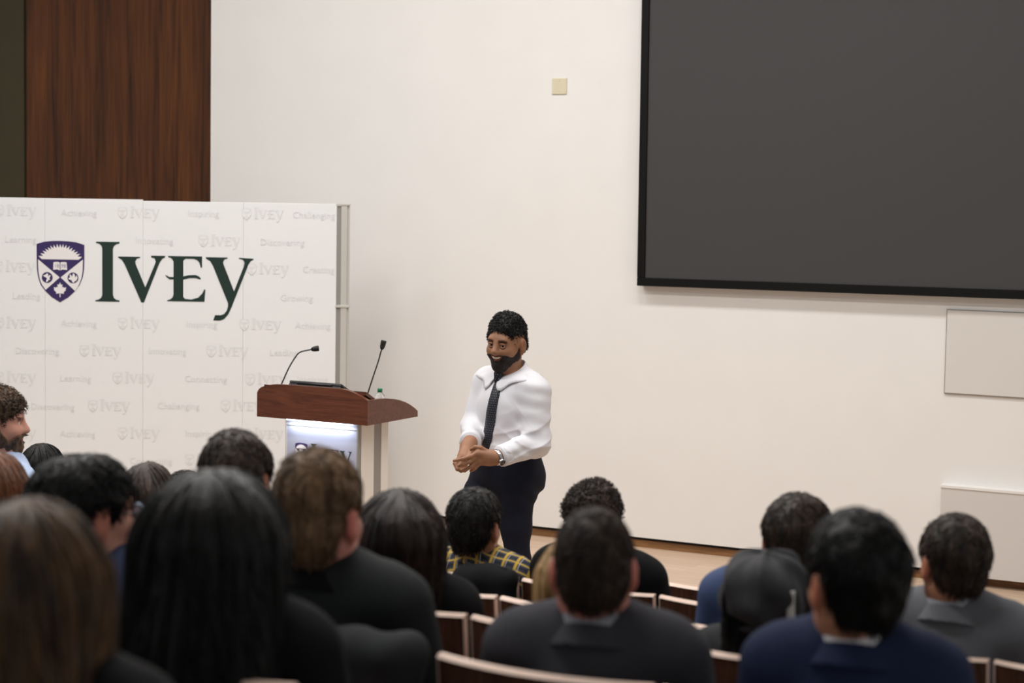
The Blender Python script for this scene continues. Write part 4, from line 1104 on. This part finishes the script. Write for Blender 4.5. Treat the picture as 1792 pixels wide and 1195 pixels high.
blob('body', s_torso + s_arms + s_legs + s_neck + hands + hd, .0042, SKIN['brown'], SPK, tint=_ht)
# shirt
C_SHIRT = plain('speaker_white_shirt', srgb(220, 219, 224), .7, spec=.25, sheen=.1)
aL, aR = np.array(wrL) * .78 + np.array(elL) * .22, np.array(wrR) * .80 + np.array(elR) * .20
def creases(d, X, Y, Z):
    n = np.sin(X * 34 - Z * 62 + 1.6 * np.sin(Z * 21 + X * 9)) * .0030 * np.clip((1.30 - Z) / .1, 0, 1)
    n = n + np.sin(X * 25 + Z * 80 + Y * 30 + 2 * np.sin(X * 17)) * .0026 * np.exp(-((X - .10) / .09) ** 2)
    n = n + np.sin(Z * 95 - X * 40) * .002 * np.exp(-((Z - 1.08) / .05) ** 2)
    rd = lambda q: (1 - np.abs(np.sin(q))) ** 2
    n = n - rd(X * 14 - Z * 30 + Y * 10 + .8 * np.sin(Z * 14)) * .006 * np.clip((1.32 - Z) / .12, 0, 1) * np.clip((X + .12) / .1, 0, 1)
    n = n - rd(Z * 34 + X * 12 + Y * 8 + np.sin(X * 20)) * .005 * np.exp(-((Z - 1.12) / .07) ** 2)
    n = n - rd(X * 22 + Z * 18 + 1.0) * .004 * np.exp(-((Z - 1.30) / .08) ** 2) * np.exp(-((X - .07) / .06) ** 2)
    n = n + snoise(X, Y, Z * .7, 30, 3) * .0018
    return d + n
def shirt_post(d, X, Y, Z):
    d = creases(d, X, Y, Z)
    # sleeve ends, hem and neck opening
    eL = (X - (wrL[0] + .020)) * -(wrL[0] - elL[0]) / .24
    dl = (X - aL[0]) * (wrL[0] - elL[0]) + (Y - aL[1]) * (wrL[1] - elL[1]) + (Z - aL[2]) * (wrL[2] - elL[2])
    nl = np.linalg.norm(np.array(wrL) - elL)
    near = (np.sqrt((X - wrL[0]) ** 2 + (Y - wrL[1]) ** 2 + (Z - wrL[2]) ** 2) < .16)
    d = np.where(near, np.maximum(d, dl / nl - .022), d)
    dr = (X - aR[0]) * (wrR[0] - elR[0]) + (Y - aR[1]) * (wrR[1] - elR[1]) + (Z - aR[2]) * (wrR[2] - elR[2])
    nr = np.linalg.norm(np.array(wrR) - elR)
    near = (np.sqrt((X - wrR[0]) ** 2 + (Y - wrR[1]) ** 2 + (Z - wrR[2]) ** 2) < .13)
    d = np.where(near, np.maximum(d, dr / nr - .030), d)
    return np.maximum(d, 1.0 - Z + 0 * X + 0 * Y).astype(np.float32)
SH = blob('shirt', s_torso + s_arms, .0045, C_SHIRT, SPK, .013, shirt_post)
def cuff(a, b, t0, t1, r):
    a, b = np.array(a), np.array(b); P = [tuple(a + (b - a) * (t0 + (t1 - t0) * k / 5)) for k in range(6)]
    tube('cuff', P, [r * q for q in (1.0, 1.05, 1.04, 1.04, 1.05, 1.0)], C_SHIRT, SH, 20)
cuff(elL, wrL, .72, .90, .052); cuff(elR, wrR, .74, .92, .052)
# collar: folds over from the neck and lies on the shirt, two points in front
col_prims = s_torso + s_neck
def col_trace(a, z, off):
    dr = f_ * math.cos(a) + r_ * math.sin(a); q = np.array((-.005, .004, z)) + dr * .26
    for _ in range(60):
        dd = sdf_at(col_prims, q[None], .013)[0] - off
        if dd < .0004: break
        q = q - dr * min(dd, .02)
        if np.dot(q - np.array((-.005, .004, z)), dr) < .074: break
    return q
for sd in (-1, 1):
    NA, NT = 22, 5; vs, fs = [], []
    for i in range(NA + 1):
        a = .10 + (math.pi - .10) * i / NA
        zt_ = 1.482 - .038 * math.cos(a); zl = zt_ - .036 - .034 * math.exp(-((a - .46) / .30) ** 2)
        ab = max(a, .10) + .16 * math.exp(-(a / .25) ** 2)
        dr = f_ * math.cos(a) + r_ * math.sin(a) * sd
        T = np.array((-.005, .004, zt_)) + dr * .073; Bq = col_trace(ab * sd, zl, .010)
        for k in range(NT + 1):
            t = k / NT; q = T * (1 - t) + Bq * t + (dr * .006 + np.array((0, 0, .004))) * math.sin(t * math.pi); vs.append(tuple(q))
        for k in range(NT + 1):
            q = np.array(vs[i * 2 * (NT + 1) + k]) - dr * .004 - np.array((0, 0, .003)); vs.append(tuple(q))
    W_ = 2 * (NT + 1)
    for i in range(NA):
        for k in range(NT):
            a0, b0 = i * W_ + k, (i + 1) * W_ + k
            fs.append((a0, a0 + 1, b0 + 1, b0)); fs.append((a0 + NT + 1, b0 + NT + 1, b0 + NT + 2, a0 + NT + 2))
        fs.append((i * W_ + NT, i * W_ + 2 * NT + 1, (i + 1) * W_ + 2 * NT + 1, (i + 1) * W_ + NT)); fs.append((i * W_, (i + 1) * W_, (i + 1) * W_ + NT + 1, i * W_ + NT + 1))
    for k in range(NT): fs.append((k, k + NT + 1, k + NT + 2, k + 1))
    bm = bmesh.new(); bv = [bm.verts.new(v) for v in vs]
    for f in fs: bm.faces.new([bv[q] for q in f])
    bm_obj('collar_flap', bm, C_SHIRT, SH, True)
# tie
m, nt, b = nmat('dotted_tie'); uvn = nt.nodes.new('ShaderNodeAttribute'); uvn.attribute_name = 'weave'
br = nt.nodes.new('ShaderNodeTexBrick'); br.inputs['Scale'].default_value = 1; br.inputs['Brick Width'].default_value = .0125; br.inputs['Row Height'].default_value = .0115; br.inputs['Mortar Size'].default_value = .0043; br.inputs['Mortar Smooth'].default_value = 0
br.inputs['Color1'].default_value = srgb(120, 124, 140); br.inputs['Color2'].default_value = srgb(130, 134, 150); br.inputs['Mortar'].default_value = srgb(12, 14, 27)
L(nt, uvn.outputs['Vector'], br.inputs['Vector']); L(nt, br.outputs['Color'], b.inputs['Base Color']); b.inputs['Roughness'].default_value = .55
M_TIE = m
TP = [(-.062, 1.430, .017), (-.072, 1.40, .024), (-.082, 1.36, .027), (-.092, 1.32, .029), (-.1, 1.27, .031), (-.106, 1.21, .033), (-.114, 1.16, .035), (-.124, 1.115, .037), (-.13, 1.08, .037)]
allp = s_torso
def trace(P, dirv, off):
    P = np.array(P, dtype=float); s0 = P - dirv * .0
    for _ in range(60):
        dd = sdf_at(allp, P[None], .013)[0] - off
        if dd < .0004: break
        P = P + dirv * min(dd, .02)
    return P
vs, fs, wv = [], [], []
for i, (x, z, hw) in enumerate(TP):
    c = trace((x, -.4, z), np.array((0, 1., 0)), .005)
    for j in range(5):
        o_ = (j - 2) / 2 * hw; q = c + r_ * o_ + f_ * .12
        q = trace(q, -f_, .006 + .004 * (1 - abs(j - 2) / 2)); vs.append(tuple(q)); wv.append((o_, z, 0))
n5 = len(vs)
for q in list(vs[:n5]): vs.append(tuple(np.array(q) - f_ * .005))
wv += wv
for i in range(len(TP) - 1):
    for j in range(4):
        a = i * 5 + j; fs.append((a, a + 5, a + 6, a + 1)); fs.append((n5 + a, n5 + a + 1, n5 + a + 6, n5 + a + 5))
    for a in (i * 5, i * 5 + 4): fs.append((a, a + 5, n5 + a + 5, n5 + a))
TIE = mesh_obj('tie', vs, fs, M_TIE, SPK, True)
at_ = TIE.data.attributes.new('weave', 'FLOAT_VECTOR', 'POINT'); at_.data.foreach_set('vector', np.array(wv, dtype=np.float32).ravel())
kc = np.array(vs[2])
kn = blob('tie_knot', [cone(tuple(kc + np.array((.004, 0, .026)) + f_ * .004), tuple(kc + np.array((-.002, 0, -.008)) + f_ * .004), .0225, .0155, .01)], .003, M_TIE, TIE)
KV = np.zeros(len(kn.data.vertices) * 3, dtype=np.float32); kn.data.vertices.foreach_get('co', KV); KV = KV.reshape(-1, 3)
at_ = kn.data.attributes.new('weave', 'FLOAT_VECTOR', 'POINT'); at_.data.foreach_set('vector', np.stack([KV @ r_, KV[:, 2], 0 * KV[:, 2]], 1).astype(np.float32).ravel())
# trousers, belt line and shoes
C_SLACK = plain('navy_slacks', srgb(21, 24, 38), .8, noise=.12, nscale=200, spec=.2)
def slack_post(d, X, Y, Z):
    n = np.sin(Z * 60 + X * 50 + Y * 20) * .0035 * np.exp(-((Z - .85) / .07) ** 2) + np.sin(Z * 110 + X * 20) * .004 * np.exp(-((Z - .45) / .09) ** 2) + snoise(X, Y, Z, 26, 9) * .002
    d = smax(d + n, .10 - Z + 0 * X + 0 * Y, .01)
    return smax(d, Z - 1.052 + .035 * (X * f_[0] + Y * f_[1]) / .13, .006).astype(np.float32)
blob('trousers', s_legs + [s_torso[-1]], .006, C_SLACK, SPK, .016, slack_post)
for fp, yw in (((.075, -.06), D(140)), ((-.33, .06), D(115))):
    fd = np.array((-math.sin(yw), math.cos(yw)))
    a, c = (fp[0] - fd[0] * .03, fp[1] - fd[1] * .03, .05), (fp[0] + fd[0] * .17, fp[1] + fd[1] * .17, .032)
    so = blob('shoe', [cone(a, c, .046, .032, .02), cone((fp[0], fp[1], .06), (fp[0], fp[1], .11), .046, .043, .02)], .006, M_SHOE, SPK, 0, lambda d, X, Y, Z: smax(d, .004 - Z + 0 * X + 0 * Y, .006).astype(np.float32))
# hair, beard, eyes, teeth
P, post, kw = short_hair(.030, .005, -.04, .009, 130, 210, .006, .092, .034, mode='curl', n=3600, seg=.005, width=.0019, lift=.010)
ho = blob('hair', P, .004, hair_mat('hair_speaker', srgb(8, 7, 8), srgb(30, 27, 28), .5, .4, 200), SPK, 0, post); add_strands(ho, P, seed=5, **kw); ho.matrix_local = HM
beard_part(SPK, HM, hair_mat('beard_speaker', srgb(14, 10, 9), srgb(44, 32, 27), .6, .3, 240), thick=.0035, amp=.0012, freq=420, seed=6, mz=.007)
for sx in (-1, 1):
    o = link_mesh('eye', EYE, None, SPK); o.matrix_local = HM @ Matrix.Translation((sx * .031, .078, .008)) @ Matrix.Rotation(D(12), 4, 'Z')
    for nm, dz, hh in (('upper_eyelid', .0095, .0042), ('lower_eyelid', -.0085, .003)):
        pts = [(sx * .031 + .0155 * math.sin(a), .078 + .0128 * math.cos(a), .008 + dz * math.cos(a) - (0 if dz > 0 else 0)) for a in [(-1.15 + 2.3 * k / 8) for k in range(9)]]
        q = tube(nm, pts, [hh * math.cos(abs(k - 4) / 4 * 1.1) + .0008 for k in range(9)], SKIN['brown'], SPK, 8); q.matrix_local = HM
        aa = q.data.color_attributes.new('tint', 'FLOAT_COLOR', 'POINT'); aa.data.foreach_set('color', np.tile(np.array((.75, .7, .68, 1), dtype=np.float32), len(q.data.vertices)))
tp = [(.027 * math.sin(a), .0745 + .0225 * math.cos(a), -.0495 + .0065 * (abs(a) / .9) ** 2) for a in [(-.9 + 1.8 * k / 12) for k in range(13)]]
o = tube('teeth', tp, [.0022 + .0024 * math.cos(abs(k - 6) / 6 * 1.5) for k in range(13)], plain('tooth_white', srgb(226, 214, 204), .3), SPK, 8); o.matrix_local = HM
# wristwatch
wd = (np.array(elL) - np.array(wrL)); wd /= np.linalg.norm(wd)
wc = np.array(wrL) + wd * .008
zq = Vector(wd).to_track_quat('Z', 'Y').to_matrix().to_4x4()
WM = Matrix.Translation(Vector(wc)) @ zq
M_WATCH = plain('watch_steel', srgb(196, 196, 198), .22, metal=1.0)
wt = lathe('wristwatch', [(.0385, -.009), (.0405, -.007), (.0405, .007), (.0385, .009), (.0365, .009), (.0365, -.009)], M_WATCH, SPK, 32); wt.matrix_local = WM
vdir = (zq.inverted() @ Vector((-.1, -.95, -.55)).to_4d()).to_3d(); vdir.z = 0; vdir.normalize()
fm = Matrix.Translation(vdir * .042) @ vdir.to_track_quat('Z', 'Y').to_matrix().to_4x4()
wf = lathe('watch_case', [(.017, -.006), (.019, -.003), (.019, .003), (.0165, .006), (0, .006)], M_WATCH, wt, 24); wf.matrix_local = fm
wf = lathe('watch_face', [(.015, .0), (.015, .0066), (0, .0066)], plain('watch_dial', srgb(60, 58, 56), .3), wt, 24); wf.matrix_local = fm
